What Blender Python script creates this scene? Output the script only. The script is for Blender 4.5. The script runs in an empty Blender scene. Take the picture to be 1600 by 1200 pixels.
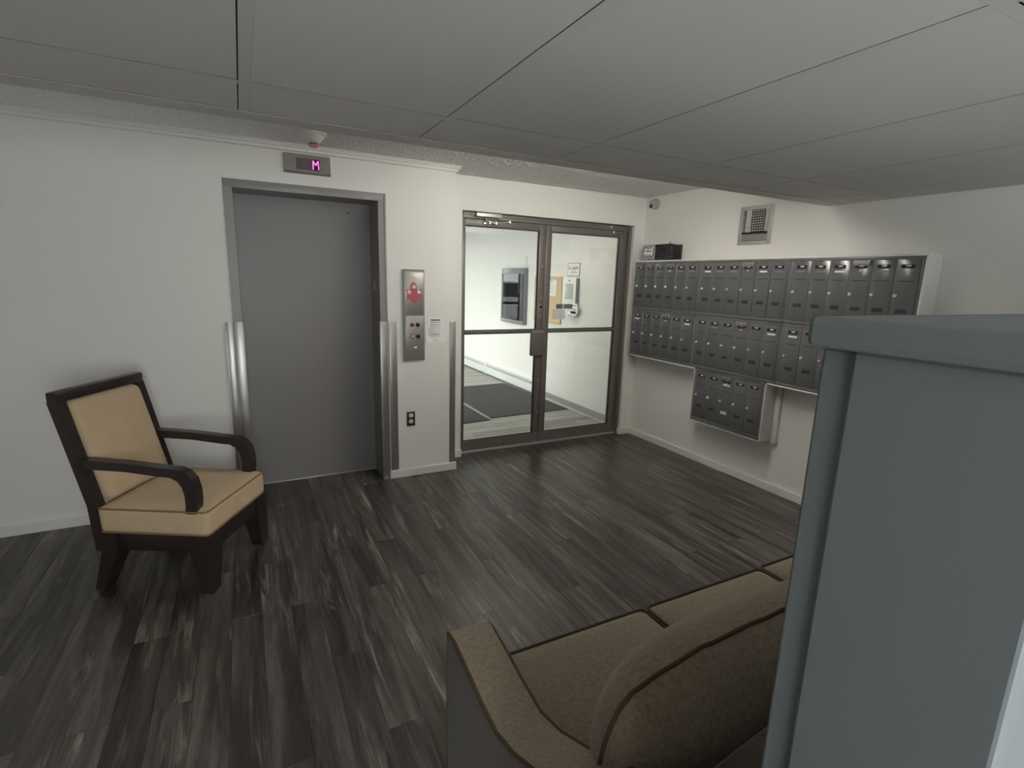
import bpy, bmesh, math, random
from math import sin, cos, pi, radians
from mathutils import Vector, Matrix, noise as mnoise

random.seed(7)
SC = bpy.context.scene
COL = SC.collection

# ------------------------------------------------------------------ camera
CAM = Vector((-1.398, -3.6226, 1.4875))
yaw, pit, rol = radians(-27.628), radians(-11.5352), radians(1.6887)
F = Vector((-sin(yaw) * cos(pit), cos(yaw) * cos(pit), sin(pit)))
R0 = Vector((cos(yaw), sin(yaw), 0)); U0 = R0.cross(F)
Rv = R0 * cos(rol) + U0 * sin(rol); Uv = U0 * cos(rol) - R0 * sin(rol)
cam = bpy.data.cameras.new('camera'); co = bpy.data.objects.new('camera', cam); COL.objects.link(co)
co.matrix_world = Matrix(((Rv.x, Uv.x, -F.x, CAM.x), (Rv.y, Uv.y, -F.y, CAM.y), (Rv.z, Uv.z, -F.z, CAM.z), (0, 0, 0, 1)))
cam.sensor_fit = 'HORIZONTAL'; cam.sensor_width = 36.0; cam.lens = 804.33 / 1600 * 36; cam.clip_start = 0.02
SC.camera = co

# ------------------------------------------------------------------ world, lights, exposure
SC.view_settings.view_transform = 'Standard'; SC.view_settings.look = 'None'
SC.view_settings.gamma = 1.0; SC.view_settings.use_curve_mapping = False
SC.view_settings.exposure = 0.0
W = bpy.data.worlds.new('sky'); SC.world = W; W.use_nodes = True
nt = W.node_tree; bg = nt.nodes['Background']
# overcast sky: pale dome, a little brighter overhead
tcw = nt.nodes.new('ShaderNodeTexCoord'); sep = nt.nodes.new('ShaderNodeSeparateXYZ'); rmp = nt.nodes.new('ShaderNodeValToRGB')
nt.links.new(tcw.outputs['Generated'], sep.inputs[0]); nt.links.new(sep.outputs['Z'], rmp.inputs[0]); nt.links.new(rmp.outputs[0], bg.inputs[0])
rmp.color_ramp.elements[0].position = 0.0; rmp.color_ramp.elements[0].color = (0.80, 0.82, 0.80, 1)
rmp.color_ramp.elements[1].position = 0.9; rmp.color_ramp.elements[1].color = (1.0, 1.0, 0.985, 1)
bg.inputs[1].default_value = 7.5

LAMP = 16.5      # tube fixture diffuser strength


def area(name, loc, rot, sx, sy, power, color=(1, 1, 1), portal=False):
    l = bpy.data.lights.new(name, 'AREA'); l.shape = 'RECTANGLE'; l.size = sx; l.size_y = sy
    l.energy = power; l.color = color
    o = bpy.data.objects.new(name, l); COL.objects.link(o); o.location = loc; o.rotation_euler = rot
    if portal: l.cycles.is_portal = True
    return o


# sky light coming in through the entry glazing (portals only guide the sky sampling)
area('sky_portal', (0.02, 3.52, 1.2), (0, radians(-90), 0), 2.1, 4.1, 1, portal=True)
area('sky_portal', (1.0, 5.9, 1.1), (radians(-90), 0, 0), 1.7, 2.1, 1, portal=True)
# added fill lights behind the camera, brightening ceiling and walls like daylight
area('added_fill_light', (-1.24, -4.93, 1.28), (radians(90), 0, 0), 0.85, 1.3, 25, (0.97, 0.99, 1.0))
area('added_fill_light', (0.55, -4.93, 1.28), (radians(90), 0, 0), 1.0, 1.3, 9, (0.97, 0.99, 1.0))


# ------------------------------------------------------------------ materials
def lin(c):
    return tuple(((v / 255.0) / 12.92 if v / 255.0 <= 0.04045 else ((v / 255.0 + 0.055) / 1.055) ** 2.4) for v in c)


def mat(name, rgb, rough=0.5, metal=0.0, spec=0.5, bump=0.0, bscale=200.0, var=0.0, vscale=4.0, emit=None, estr=0.0,
        sheen=0.0, coat=0.0, aniso=0.0, stretch=(1, 1, 1), bdist=0.002):
    m = bpy.data.materials.new(name); m.use_nodes = True
    nt = m.node_tree; b = nt.nodes['Principled BSDF']
    c = lin(rgb)
    b.inputs['Base Color'].default_value = (*c, 1); b.inputs['Roughness'].default_value = rough
    b.inputs['Metallic'].default_value = metal; b.inputs['Specular IOR Level'].default_value = spec
    b.inputs['Sheen Weight'].default_value = sheen; b.inputs['Coat Weight'].default_value = coat
    b.inputs['Anisotropic'].default_value = aniso
    if emit:
        b.inputs['Emission Color'].default_value = (*lin(emit), 1); b.inputs['Emission Strength'].default_value = estr
    if bump or var:
        tc = nt.nodes.new('ShaderNodeTexCoord'); mp = nt.nodes.new('ShaderNodeMapping')
        nt.links.new(tc.outputs['Object'], mp.inputs[0]); mp.inputs['Scale'].default_value = stretch
    if bump:
        n = nt.nodes.new('ShaderNodeTexNoise'); n.inputs['Scale'].default_value = bscale; n.inputs['Detail'].default_value = 3
        nt.links.new(mp.outputs[0], n.inputs['Vector'])
        bp = nt.nodes.new('ShaderNodeBump'); bp.inputs['Strength'].default_value = bump; bp.inputs['Distance'].default_value = bdist
        nt.links.new(n.outputs['Fac'], bp.inputs['Height']); nt.links.new(bp.outputs[0], b.inputs['Normal'])
    if var:
        n = nt.nodes.new('ShaderNodeTexNoise'); n.inputs['Scale'].default_value = vscale; n.inputs['Detail'].default_value = 4
        nt.links.new(mp.outputs[0], n.inputs['Vector'])
        mx = nt.nodes.new('ShaderNodeMix'); mx.data_type = 'RGBA'
        mx.inputs['A'].default_value = (*[v * (1 - var) for v in c], 1); mx.inputs['B'].default_value = (*[min(1, v * (1 + var)) for v in c], 1)
        nt.links.new(n.outputs['Fac'], mx.inputs['Factor']); nt.links.new(mx.outputs['Result'], b.inputs['Base Color'])
    return m


def glass_mat(name, tint=(0.972, 0.98, 0.973), gloss=0.02):
    m = bpy.data.materials.new(name); m.use_nodes = True
    nt = m.node_tree; nt.nodes.clear()
    out = nt.nodes.new('ShaderNodeOutputMaterial'); mx = nt.nodes.new('ShaderNodeMixShader')
    t = nt.nodes.new('ShaderNodeBsdfTransparent'); g = nt.nodes.new('ShaderNodeBsdfGlossy'); fr = nt.nodes.new('ShaderNodeFresnel')
    t.inputs[0].default_value = (*tint, 1); g.inputs['Roughness'].default_value = gloss; fr.inputs[0].default_value = 1.45
    nt.links.new(fr.outputs[0], mx.inputs[0]); nt.links.new(t.outputs[0], mx.inputs[1]); nt.links.new(g.outputs[0], mx.inputs[2])
    nt.links.new(mx.outputs[0], out.inputs[0])
    return m


def plank_mat(name, dark, mid, light, rough, along='Y'):
    m = bpy.data.materials.new(name); m.use_nodes = True
    nt = m.node_tree; b = nt.nodes['Principled BSDF']; N = nt.nodes.new; L = nt.links.new
    geo = N('ShaderNodeNewGeometry'); oi = N('ShaderNodeObjectInfo')
    ofs = N('ShaderNodeVectorMath'); ofs.operation = 'SCALE'; ofs.inputs[0].default_value = (37.0, 61.0, 0)
    L(oi.outputs['Random'], ofs.inputs['Scale'])
    add = N('ShaderNodeVectorMath'); L(geo.outputs['Position'], add.inputs[0]); L(ofs.outputs[0], add.inputs[1])

    def nz(sc, scale, detail, rgh=0.6, dist=0.0):
        mp = N('ShaderNodeMapping'); mp.inputs['Scale'].default_value = sc if along == 'Y' else (sc[1], sc[0], sc[2])
        L(add.outputs[0], mp.inputs[0])
        n = N('ShaderNodeTexNoise'); n.inputs['Scale'].default_value = scale; n.inputs['Detail'].default_value = detail
        n.inputs['Roughness'].default_value = rgh; n.inputs['Distortion'].default_value = dist
        L(mp.outputs[0], n.inputs['Vector']); return n.outputs['Fac']

    def ramp(f, a, c0, bb, c1):
        r = N('ShaderNodeValToRGB'); r.color_ramp.elements[0].position = a; r.color_ramp.elements[1].position = bb
        r.color_ramp.elements[0].color = (*c0, 1); r.color_ramp.elements[1].color = (*c1, 1)
        L(f, r.inputs[0]); return r.outputs[0]

    def mix(f, a, bcol, mode='MIX'):
        x = N('ShaderNodeMix'); x.data_type = 'RGBA'; x.blend_type = mode
        if isinstance(f, float): x.inputs['Factor'].default_value = f
        else: L(f, x.inputs['Factor'])
        L(a, x.inputs['A'])
        if isinstance(bcol, tuple): x.inputs['B'].default_value = (*bcol, 1)
        else: L(bcol, x.inputs['B'])
        return x.outputs['Result']
    base = ramp(nz((11, 0.8, 1), 1.3, 6, 0.66, 0.6), 0.40, dark, 0.62, mid)
    streak = ramp(nz((17, 1.3, 1), 1.3, 8, 0.72, 0.9), 0.52, (0, 0, 0), 0.70, (1, 1, 1))
    patch = ramp(nz((8, 1.3, 1), 1.2, 2), 0.46, (0, 0, 0), 0.62, (1, 1, 1))
    sp = N('ShaderNodeMath'); sp.operation = 'MULTIPLY'; L(streak, sp.inputs[0]); L(patch, sp.inputs[1])
    c = mix(sp.outputs[0], base, light)
    fine = ramp(nz((150, 6, 1), 1.2, 3, 0.7), 0.3, (0.72, 0.72, 0.72), 0.7, (1.22, 1.22, 1.22))
    c = mix(1.0, c, fine, 'MULTIPLY')
    tone = ramp(oi.outputs['Random'], 0.0, (0.74, 0.74, 0.75), 1.0, (1.26, 1.25, 1.23))
    c = mix(1.0, c, tone, 'MULTIPLY')
    L(c, b.inputs['Base Color']); b.inputs['Roughness'].default_value = rough; b.inputs['Specular IOR Level'].default_value = 0.45
    bp = N('ShaderNodeBump'); bp.inputs['Strength'].default_value = 0.12; bp.inputs['Distance'].default_value = 0.001
    L(nz((120, 5, 1), 1.2, 3), bp.inputs['Height']); L(bp.outputs[0], b.inputs['Normal'])
    return m


def popcorn_mat():
    m = bpy.data.materials.new('popcorn_ceiling'); m.use_nodes = True
    nt = m.node_tree; b = nt.nodes['Principled BSDF']; N = nt.nodes.new; L = nt.links.new
    b.inputs['Base Color'].default_value = (*lin((244, 243, 240)), 1); b.inputs['Roughness'].default_value = 0.85
    tc = N('ShaderNodeTexCoord')
    v = N('ShaderNodeTexVoronoi'); v.inputs['Scale'].default_value = 85; L(tc.outputs['Object'], v.inputs['Vector'])
    n = N('ShaderNodeTexNoise'); n.inputs['Scale'].default_value = 110; n.inputs['Detail'].default_value = 4; L(tc.outputs['Object'], n.inputs['Vector'])
    s = N('ShaderNodeMath'); s.operation = 'SUBTRACT'; L(n.outputs['Fac'], s.inputs[0]); L(v.outputs['Distance'], s.inputs[1])
    bp = N('ShaderNodeBump'); bp.inputs['Strength'].default_value = 1.0; bp.inputs['Distance'].default_value = 0.03
    L(s.outputs[0], bp.inputs['Height']); L(bp.outputs[0], b.inputs['Normal'])
    return m


M = {}
M['wall'] = mat('white_wall_paint', (230, 229, 225), 0.6, bump=0.12, bscale=160)
M['vwall'] = mat('entry_wall_paint', (229, 228, 224), 0.6, bump=0.12, bscale=160)
M['hall'] = mat('grey_hall_paint', (112, 119, 121), 0.6, bump=0.1, bscale=160)
M['trim'] = mat('white_trim_paint', (228, 227, 222), 0.42)
M['popcorn'] = popcorn_mat()
M['popflat'] = mat('popcorn_plaster', (244, 243, 240), 0.85)
M['tile'] = mat('ceiling_tile_fabric', (206, 203, 198), 0.9, bump=0.35, bscale=330, var=0.05, vscale=260)
M['grid'] = mat('ceiling_grid_paint', (202, 199, 194), 0.6)
M['fibre'] = mat('raw_tile_edge', (84, 80, 74), 0.95)
M['void'] = mat('dark_plenum', (60, 58, 55), 0.9)
M['plank'] = plank_mat('dark_wood_plank', lin((56, 52, 50)), lin((99, 94, 90)), lin((168, 161, 152)), 0.31)
M['vplank'] = plank_mat('grey_entry_plank', lin((148, 146, 141)), lin((166, 164, 159)), lin((178, 176, 171)), 0.45, 'X')
M['slab'] = mat('floor_underlay', (30, 28, 27), 0.9)
M['elev'] = mat('elevator_door_paint', (132, 128, 129), 0.42, bump=0.03, bscale=500, var=0.02, vscale=2)
M['jamb'] = mat('elevator_frame_paint', (142, 139, 139), 0.4)
M['steel'] = mat('brushed_steel', (166, 164, 160), 0.33, metal=0.7, bump=0.05, bscale=60, stretch=(60, 60, 1))
M['steel_h'] = mat('brushed_steel_plate', (160, 157, 153), 0.4, metal=0.6, bump=0.05, bscale=60, stretch=(1, 60, 60))
M['chrome'] = mat('chrome', (234, 234, 232), 0.2, metal=0.5)
M['bronze'] = mat('dark_bronze_aluminium', (116, 111, 107), 0.38, metal=0.2, var=0.03)
M['gasket'] = mat('black_gasket', (26, 25, 25), 0.6)
M['glass'] = glass_mat('door_glass')
M['mail'] = mat('mailbox_grey_enamel', (112, 113, 115), 0.2, metal=0.25, bump=0.03, bscale=120, var=0.02)
M['mailfr'] = mat('mailbox_frame_enamel', (116, 117, 119), 0.33, metal=0.25)
M['black'] = mat('black_slot', (12, 12, 12), 0.7)
M['darkgrey'] = mat('dark_grey', (52, 52, 54), 0.5)
M['paper'] = mat('white_paper', (236, 236, 234), 0.7)
M['tape'] = mat('faded_tape', (128, 128, 129), 0.6)
M['ink'] = mat('black_ink', (58, 56, 56), 0.8)
M['inkl'] = mat('pale_grey_ink', (160, 158, 156), 0.8)
M['red'] = mat('red_print', (180, 88, 92), 0.6)
M['redlens'] = mat('red_lens', (226, 150, 160), 0.25)
M['pink'] = mat('pink_led', (255, 150, 225), 0.4, emit=(255, 130, 225), estr=1.3)
M['screen'] = mat('smoked_screen', (118, 108, 113), 0.12)
M['cell'] = mat('dark_led_cell', (96, 26, 70), 0.3)
M['plastic'] = mat('white_plastic', (228, 227, 222), 0.4)
M['socket'] = mat('ivory_socket', (226, 220, 190), 0.4)
M['camgrey'] = mat('camera_grey_shell', (176, 175, 170), 0.4)
M['lens'] = mat('black_lens', (14, 13, 13), 0.15)
M['alu'] = mat('grille_aluminium', (198, 198, 194), 0.38, metal=0.6)
M['duct'] = mat('dark_duct', (46, 43, 41), 0.8)
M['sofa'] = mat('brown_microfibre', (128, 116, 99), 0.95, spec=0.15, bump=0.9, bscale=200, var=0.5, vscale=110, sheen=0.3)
M['sofa_shaded'] = mat('brown_microfibre_shaded', (82, 75, 69), 0.95, spec=0.15, bump=0.6, bscale=300, var=0.15, vscale=60, sheen=0.2)  # same sofa fabric, darkened in colour for the shaded sides and back
M['piping'] = mat('dark_brown_piping', (84, 70, 54), 0.9, spec=0.15)
M['seat'] = mat('tan_suede', (204, 180, 148), 0.9, spec=0.2, var=0.09, vscale=14, bump=0.3, bscale=380, sheen=0.2)
M['seatpipe'] = mat('tan_suede_piping', (150, 118, 78), 0.9)
M['wood'] = mat('dark_stained_wood', (48, 40, 38), 0.33, var=0.2, vscale=9, stretch=(1, 1, 12))
M['heater'] = mat('heater_enamel', (226, 228, 226), 0.4)
M['base2'] = mat('grey_vinyl_base', (152, 152, 148), 0.5)
M['mat'] = mat('charcoal_carpet_mat', (90, 89, 91), 0.95, spec=0.1, bump=0.8, bscale=420, var=0.2, vscale=300)
M['cork'] = mat('cork_board', (206, 182, 150), 0.85, var=0.12, vscale=160)
M['oak'] = mat('pale_oak_frame', (206, 182, 146), 0.5, var=0.1, vscale=30)
M['cabgrey'] = mat('cabinet_grey_metal', (132, 135, 138), 0.4, metal=0.3)
M['cabdark'] = mat('cabinet_dark_backing', (66, 67, 74), 0.5)
M['cabglass'] = glass_mat('cabinet_glass', (0.9, 0.92, 0.93), 0.0)
M['lcd'] = mat('grey_lcd', (186, 194, 192), 0.25)
M['weave'] = mat('dark_woven_fibre', (52, 48, 47), 0.7)
M['pattern'] = None
def film(name, rgb, alpha):
    m = mat(name, rgb, 0.5); m.node_tree.nodes['Principled BSDF'].inputs['Alpha'].default_value = alpha
    m.node_tree.nodes['Principled BSDF'].inputs['Transmission Weight'].default_value = 0.0
    return m


M['frost'] = film('frosted_film', (236, 234, 238), 0.55)
M['smoke'] = film('grey_film', (120, 112, 108), 0.78)
M['diff'] = mat('lamp_diffuser', (255, 252, 244), 0.5, emit=(255, 249, 238), estr=LAMP)
M['asphalt'] = mat('asphalt', (120, 120, 120), 0.9, bump=0.3, bscale=90, var=0.15)
M['leaf'] = mat('green_leaves', (96, 132, 66), 0.8, var=0.45, vscale=6)
M['bark'] = mat('bark', (86, 70, 56), 0.9, var=0.3, vscale=12)
M['car'] = mat('white_car_paint', (214, 216, 220), 0.25, coat=0.6)
M['tyre'] = mat('tyre_rubber', (28, 28, 29), 0.8)
M['carglass'] = mat('dark_car_glass', (40, 46, 50), 0.08)


def pattern_mat():
    m = bpy.data.materials.new('patterned_label_card'); m.use_nodes = True
    nt = m.node_tree; b = nt.nodes['Principled BSDF']; N = nt.nodes.new; L = nt.links.new
    tc = N('ShaderNodeTexCoord'); v = N('ShaderNodeTexVoronoi'); v.inputs['Scale'].default_value = 48; v.feature = 'DISTANCE_TO_EDGE'
    L(tc.outputs['Object'], v.inputs['Vector'])
    r = N('ShaderNodeValToRGB'); r.color_ramp.interpolation = 'CONSTANT'
    r.color_ramp.elements[0].color = (*lin((190, 192, 190)), 1); r.color_ramp.elements[1].position = 0.16
    r.color_ramp.elements[1].color = (*lin((60, 58, 56)), 1)
    L(v.outputs['Distance'], r.inputs[0]); L(r.outputs[0], b.inputs['Base Color']); b.inputs['Roughness'].default_value = 0.7
    return m


M['pattern'] = pattern_mat()


# ------------------------------------------------------------------ mesh builders
class MB:
    def __init__(s): s.v = []; s.f = []

    def add(s, vs, fs):
        o = len(s.v); s.v += [tuple(v) for v in vs]; s.f += [tuple(i + o for i in f) for f in fs]; return s

    def box(s, x0, x1, y0, y1, z0, z1, c=0.0):
        if x1 < x0: x0, x1 = x1, x0
        if y1 < y0: y0, y1 = y1, y0
        if z1 < z0: z0, z1 = z1, z0
        c = min(c, (x1 - x0) * .49, (y1 - y0) * .49, (z1 - z0) * .49)
        if c <= 0:
            vs = [(x, y, z) for z in (z0, z1) for y in (y0, y1) for x in (x0, x1)]
            return s.add(vs, [(0, 2, 3, 1), (4, 5, 7, 6), (0, 1, 5, 4), (2, 6, 7, 3), (0, 4, 6, 2), (1, 3, 7, 5)])
        bm = bmesh.new(); vv = [bm.verts.new(p) for p in [(x, y, z) for z in (z0, z1) for y in (y0, y1) for x in (x0, x1)]]
        for f in [(0, 2, 3, 1), (4, 5, 7, 6), (0, 1, 5, 4), (2, 6, 7, 3), (0, 4, 6, 2), (1, 3, 7, 5)]: bm.faces.new([vv[i] for i in f])
        bmesh.ops.bevel(bm, geom=bm.edges[:], offset=c, segments=2, profile=0.5, affect='EDGES')
        return s.frombm(bm)

    def frombm(s, bm):
        bm.verts.index_update()
        s.add([v.co for v in bm.verts], [[v.index for v in f.verts] for f in bm.faces]); bm.free(); return s

    def prism(s, pts, axis, a, b):
        """extrude polygon pts (2D) along axis from a to b; 2D order: x->(y,z) y->(x,z) z->(x,y)"""
        n = len(pts)

        def P(p, h): return (h, p[0], p[1]) if axis == 'x' else (p[0], h, p[1]) if axis == 'y' else (p[0], p[1], h)
        vs = [P(p, a) for p in pts] + [P(p, b) for p in pts]
        fs = [tuple(range(n))[::-1], tuple(range(n, 2 * n))] + [(i, (i + 1) % n, n + (i + 1) % n, n + i) for i in range(n)]
        return s.add(vs, fs)

    def lathe(s, prof, c=(0, 0, 0), axis='z', n=24):
        """prof: list of (r,h)"""
        vs = []
        for r, h in prof:
            for k in range(n):
                a = 2 * pi * k / n; x, y = r * cos(a), r * sin(a)
                p = (x, y, h) if axis == 'z' else (h, x, y) if axis == 'x' else (y, h, x)
                vs.append((p[0] + c[0], p[1] + c[1], p[2] + c[2]))
        fs = []
        for i in range(len(prof) - 1):
            for k in range(n):
                fs.append((i * n + k, i * n + (k + 1) % n, (i + 1) * n + (k + 1) % n, (i + 1) * n + k))
        fs.append(tuple(range(n))[::-1]); fs.append(tuple((len(prof) - 1) * n + k for k in range(n)))
        return s.add(vs, fs)

    def tube(s, path, r, n=8, closed=False):
        path = [Vector(p) for p in path]; m = len(path); vs = []; up = Vector((0, 0, 1)); prevn = None
        for i, p in enumerate(path):
            a = path[(i - 1) % m] if closed or i else path[0]; b = path[(i + 1) % m] if closed or i < m - 1 else path[-1]
            t = (b - a).normalized()
            if prevn is None:
                nn = t.cross(up)
                if nn.length < 1e-3: nn = t.cross(Vector((1, 0, 0)))
            else: nn = prevn - t * prevn.dot(t)
            nn.normalize(); prevn = nn; bb = t.cross(nn)
            rr = r[i] if isinstance(r, (list, tuple)) else r
            for k in range(n):
                q = 2 * pi * k / n; vs.append(p + nn * cos(q) * rr + bb * sin(q) * rr)
        fs = [(i * n + k, i * n + (k + 1) % n, ((i + 1) % m) * n + (k + 1) % n, ((i + 1) % m) * n + k) for i in range(m if closed else m - 1) for k in range(n)]
        if not closed: fs += [tuple(range(n))[::-1], tuple((m - 1) * n + k for k in range(n))]
        return s.add(vs, fs)

    def loft(s, rings, cap=True):
        n = len(rings[0]); vs = [p for r in rings for p in r]
        fs = [(i * n + k, i * n + (k + 1) % n, (i + 1) * n + (k + 1) % n, (i + 1) * n + k) for i in range(len(rings) - 1) for k in range(n)]
        if cap: fs += [tuple(range(n))[::-1], tuple((len(rings) - 1) * n + k for k in range(n))]
        return s.add(vs, fs)

    def rbox(s, c, h, r, n=10, fn=None):
        """rounded cushion box: centre c, half sizes h, edge radius r, fn deforms"""
        bm = bmesh.new()
        idx = {}

        def V(p):
            k = tuple(round(x, 5) for x in p)
            if k not in idx: idx[k] = bm.verts.new(p)
            return idx[k]
        lin_ = [-1 + 2 * i / n for i in range(n + 1)]
        lin_ = [math.copysign(abs(t) ** 0.75, t) for t in lin_]
        for ax in range(3):
            for sg in (-1, 1):
                for i in range(n):
                    for j in range(n):
                        q = []
                        for (u, v) in ((i, j), (i + 1, j), (i + 1, j + 1), (i, j + 1)):
                            p = [0, 0, 0]; p[ax] = sg; p[(ax + 1) % 3] = lin_[u]; p[(ax + 2) % 3] = lin_[v]; q.append(V(tuple(p)))
                        bm.faces.new(q if sg > 0 else q[::-1])
        for v in bm.verts:
            u = Vector(v.co); p = Vector((u.x * h[0], u.y * h[1], u.z * h[2]))
            q = Vector([max(-(h[i] - r), min(h[i] - r, p[i])) for i in range(3)]); d = p - q
            p = q + d.normalized() * r
            if fn: p = fn(p, u)
            v.co = p + Vector(c)
        return s.frombm(bm)

    def mesh(s, name, smooth=False):
        me = bpy.data.meshes.new(name); me.from_pydata(s.v, [], s.f); me.validate(); me.update()
        bm = bmesh.new(); bm.from_mesh(me); bmesh.ops.recalc_face_normals(bm, faces=bm.faces[:]); bm.to_mesh(me); bm.free()
        if smooth:
            for p in me.polygons: p.use_smooth = True
            if smooth != 'all':
                bm = bmesh.new(); bm.from_mesh(me)
                for e in bm.edges:
                    if len(e.link_faces) == 2 and e.calc_face_angle(0) > radians(38): e.smooth = False
                bm.to_mesh(me); bm.free()
        return me


def wloc(o):
    p = Vector((0, 0, 0))
    while o is not None: p += o.location; o = o.parent
    return p


def link(name, me, m, parent=None, loc=None):
    o = bpy.data.objects.new(name, me); COL.objects.link(o)
    if m and not me.materials: me.materials.append(m)
    if parent: o.parent = parent
    if loc: o.location = loc
    return o


def obj(name, mb, m, parent=None, smooth=True, local=False, **props):
    """link the builder as one mesh; world coordinates are made local to the (unrotated) parent"""
    if parent and not local:
        w = wloc(parent); mb.v = [(x - w.x, y - w.y, z - w.z) for x, y, z in mb.v]
    o = link(name, mb.mesh(name, smooth), m, parent)
    for k, v in props.items(): o[k] = v
    return o


def thing(name, label, cat, loc=(0, 0, 0), rz=0, group=None):
    o = bpy.data.objects.new(name, None); COL.objects.link(o); o.location = loc; o.rotation_euler = (0, 0, rz)
    o.empty_display_size = 0.05
    o['label'] = label; o['category'] = cat
    if group: o['group'] = group
    return o


def tag(o, label, cat, group=None):
    o['label'] = label; o['category'] = cat
    if group: o['group'] = group
    return o


def struct(name, mb, m, parent=None, smooth=False):
    o = obj(name, mb, m, parent, smooth); o['kind'] = 'structure'; return o


def text_mesh(name, body, size, m, parent, mtx, extrude=0.0004, align='CENTER', local=False):
    c = bpy.data.curves.new(name, 'FONT'); c.body = body; c.size = size; c.extrude = extrude; c.align_x = align; c.align_y = 'CENTER'
    t = bpy.data.objects.new(name + '_t', c); COL.objects.link(t)
    bpy.context.view_layer.update()
    me = bpy.data.meshes.new_from_object(t.evaluated_get(bpy.context.evaluated_depsgraph_get()))
    bpy.data.objects.remove(t); bpy.data.curves.remove(c)
    me.transform(mtx)
    if parent and not local: me.transform(Matrix.Translation(-wloc(parent)))
    me.name = name
    me.materials.clear()
    return link(name, me, m, parent)


# text facing -Y (on the elevator wall) / facing -X (on right-hand walls)
def face_ny(x, y, z): return Matrix.Translation((x, y, z)) @ Matrix.Rotation(radians(90), 4, 'X')
def face_nx(x, y, z): return Matrix.Translation((x, y, z)) @ Matrix.Rotation(radians(-90), 4, 'Z') @ Matrix.Rotation(radians(90), 4, 'X')


# ------------------------------------------------------------------ room constants
XW = 1.981       # right wall
YD = 0.256       # glass door wall plane
YF = 0.328       # door frame plane
ZC = 2.257       # popcorn ceiling
ZD = 2.003       # dropped ceiling
YE = -1.47       # its edge
XL = -3.3; YB = -5.0
EX0, EX1 = -1.409, -0.554   # elevator opening
EH = 1.97
DX0, DX1, DH = 0.161, 1.858, 1.995

# ------------------------------------------------------------------ structure
mb = MB().box(XL, XW, YB, 0.34, -0.06, -0.0085)
floor = struct('floor', mb, M['slab'])
PW, PL = 0.1177, 1.26
pcache = {}


def plank_mesh(w, l):
    k = (round(w, 3), round(l, 3))
    if k not in pcache:
        g = 0.00015; c = 0.0006; a, b = w / 2 - g, l / 2 - g
        vs = [(sx * (a - (c if z else 0)), sy * (b - (c if z else 0)), zz) for z, zz in ((0, -0.0085), (0, -0.0012), (1, 0.0)) for sx, sy in ((-1, -1), (1, -1), (1, 1), (-1, 1))]
        fs = [(3, 2, 1, 0), (8, 9, 10, 11)] + [(r * 4 + i, r * 4 + (i + 1) % 4, r * 4 + 4 + (i + 1) % 4, r * 4 + 4 + i) for r in (0, 1) for i in range(4)]
        pcache[k] = MB().add(vs, fs).mesh('plank')
    return pcache[k]


k0 = math.floor((XL + 0.235) / PW)
rowphase = 0
for k in range(k0, 20):
    x0 = max(XL, -0.235 + k * PW); x1 = min(XW, -0.235 + (k + 1) * PW)
    if x1 - x0 < 0.01: continue
    xc = (x0 + x1) / 2
    ymax = 0.0 if xc < EX0 else 0.262 if xc < EX1 + .03 else 0.0 if xc < 0.0 else 0.325
    rowphase = (rowphase + random.choice((1, 2))) % 3
    y = -0.06 - 0.42 * rowphase + PL * 2
    while y > -4.55:
        a, b = y - PL, min(y, ymax)
        if b - a > 0.02 and a < ymax:
            link('plank', plank_mesh(x1 - x0, b - a), M['plank'], floor, (xc, (a + b) / 2, 0))
        y -= PL

# vestibule floor
XVL = 0.10; YV1 = 5.9
vf = struct('floor_vestibule', MB().box(XVL - .02, XW + .1, 0.34, YV1, -0.06, -0.0085), M['slab'])
j = 0
y = 0.36
while y < YV1 - 0.05:
    x = XVL - random.choice((0, 0.4, 0.8))
    while x < XW:
        a, b = max(x, XVL), min(x + 1.2, XW)
        if b - a > 0.03:
            k = ('v', round(b - a, 3))
            if k not in pcache:
                pcache[k] = MB().box(-(b - a) / 2 + .0012, (b - a) / 2 - .0012, -.0576, .0576, -.0085, 0, .0015).mesh('plank')
            link('plank', pcache[k], M['vplank'], vf, ((a + b) / 2, y + .059, 0))
        x += 1.2
    y += 0.118

# elevator wall, with opening
def wall_with_hole(name, x0, x1, y0, y1, z1, hx0, hx1, hz, m):
    mb = MB().box(x0, hx0, y0, y1, 0, z1).box(hx1, x1, y0, y1, 0, z1).box(hx0, hx1, y0, y1, hz, z1)
    return struct(name, mb, m)


wall_with_hole('wall_elevator', XL, 0.0, 0.0, 0.28, ZC + .02, EX0 - .05, EX1 + .05, 2.02, M['wall'])
wall_with_hole('wall_entry', 0.0, XW, YD, YD + 0.16, ZC + .02, DX0 - .004, DX1 + .004, DH + .004, M['wall'])
struct('wall_right', MB().box(XW, XW + .12, YB, YD + .16, 0, ZC + .02), M['wall'])
struct('wall_left', MB().box(XL - .12, XL, YB, 0, 0, ZC), M['wall'])
struct('wall_back', MB().box(XL, -1.70, YB - .12, YB, 0, ZC).box(-.78, 0.0, YB - .12, YB, 0, ZC).box(1.1, XW, YB - .12, YB, 0, ZC).box(0.0, 1.1, YB - .12, YB, 0, .58).box(0.0, 1.1, YB - .12, YB, 1.98, ZC).box(-1.70, -.78, YB - .12, YB, 0, .58).box(-1.70, -.78, YB - .12, YB, 1.98, ZC), M['wall'])
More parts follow.
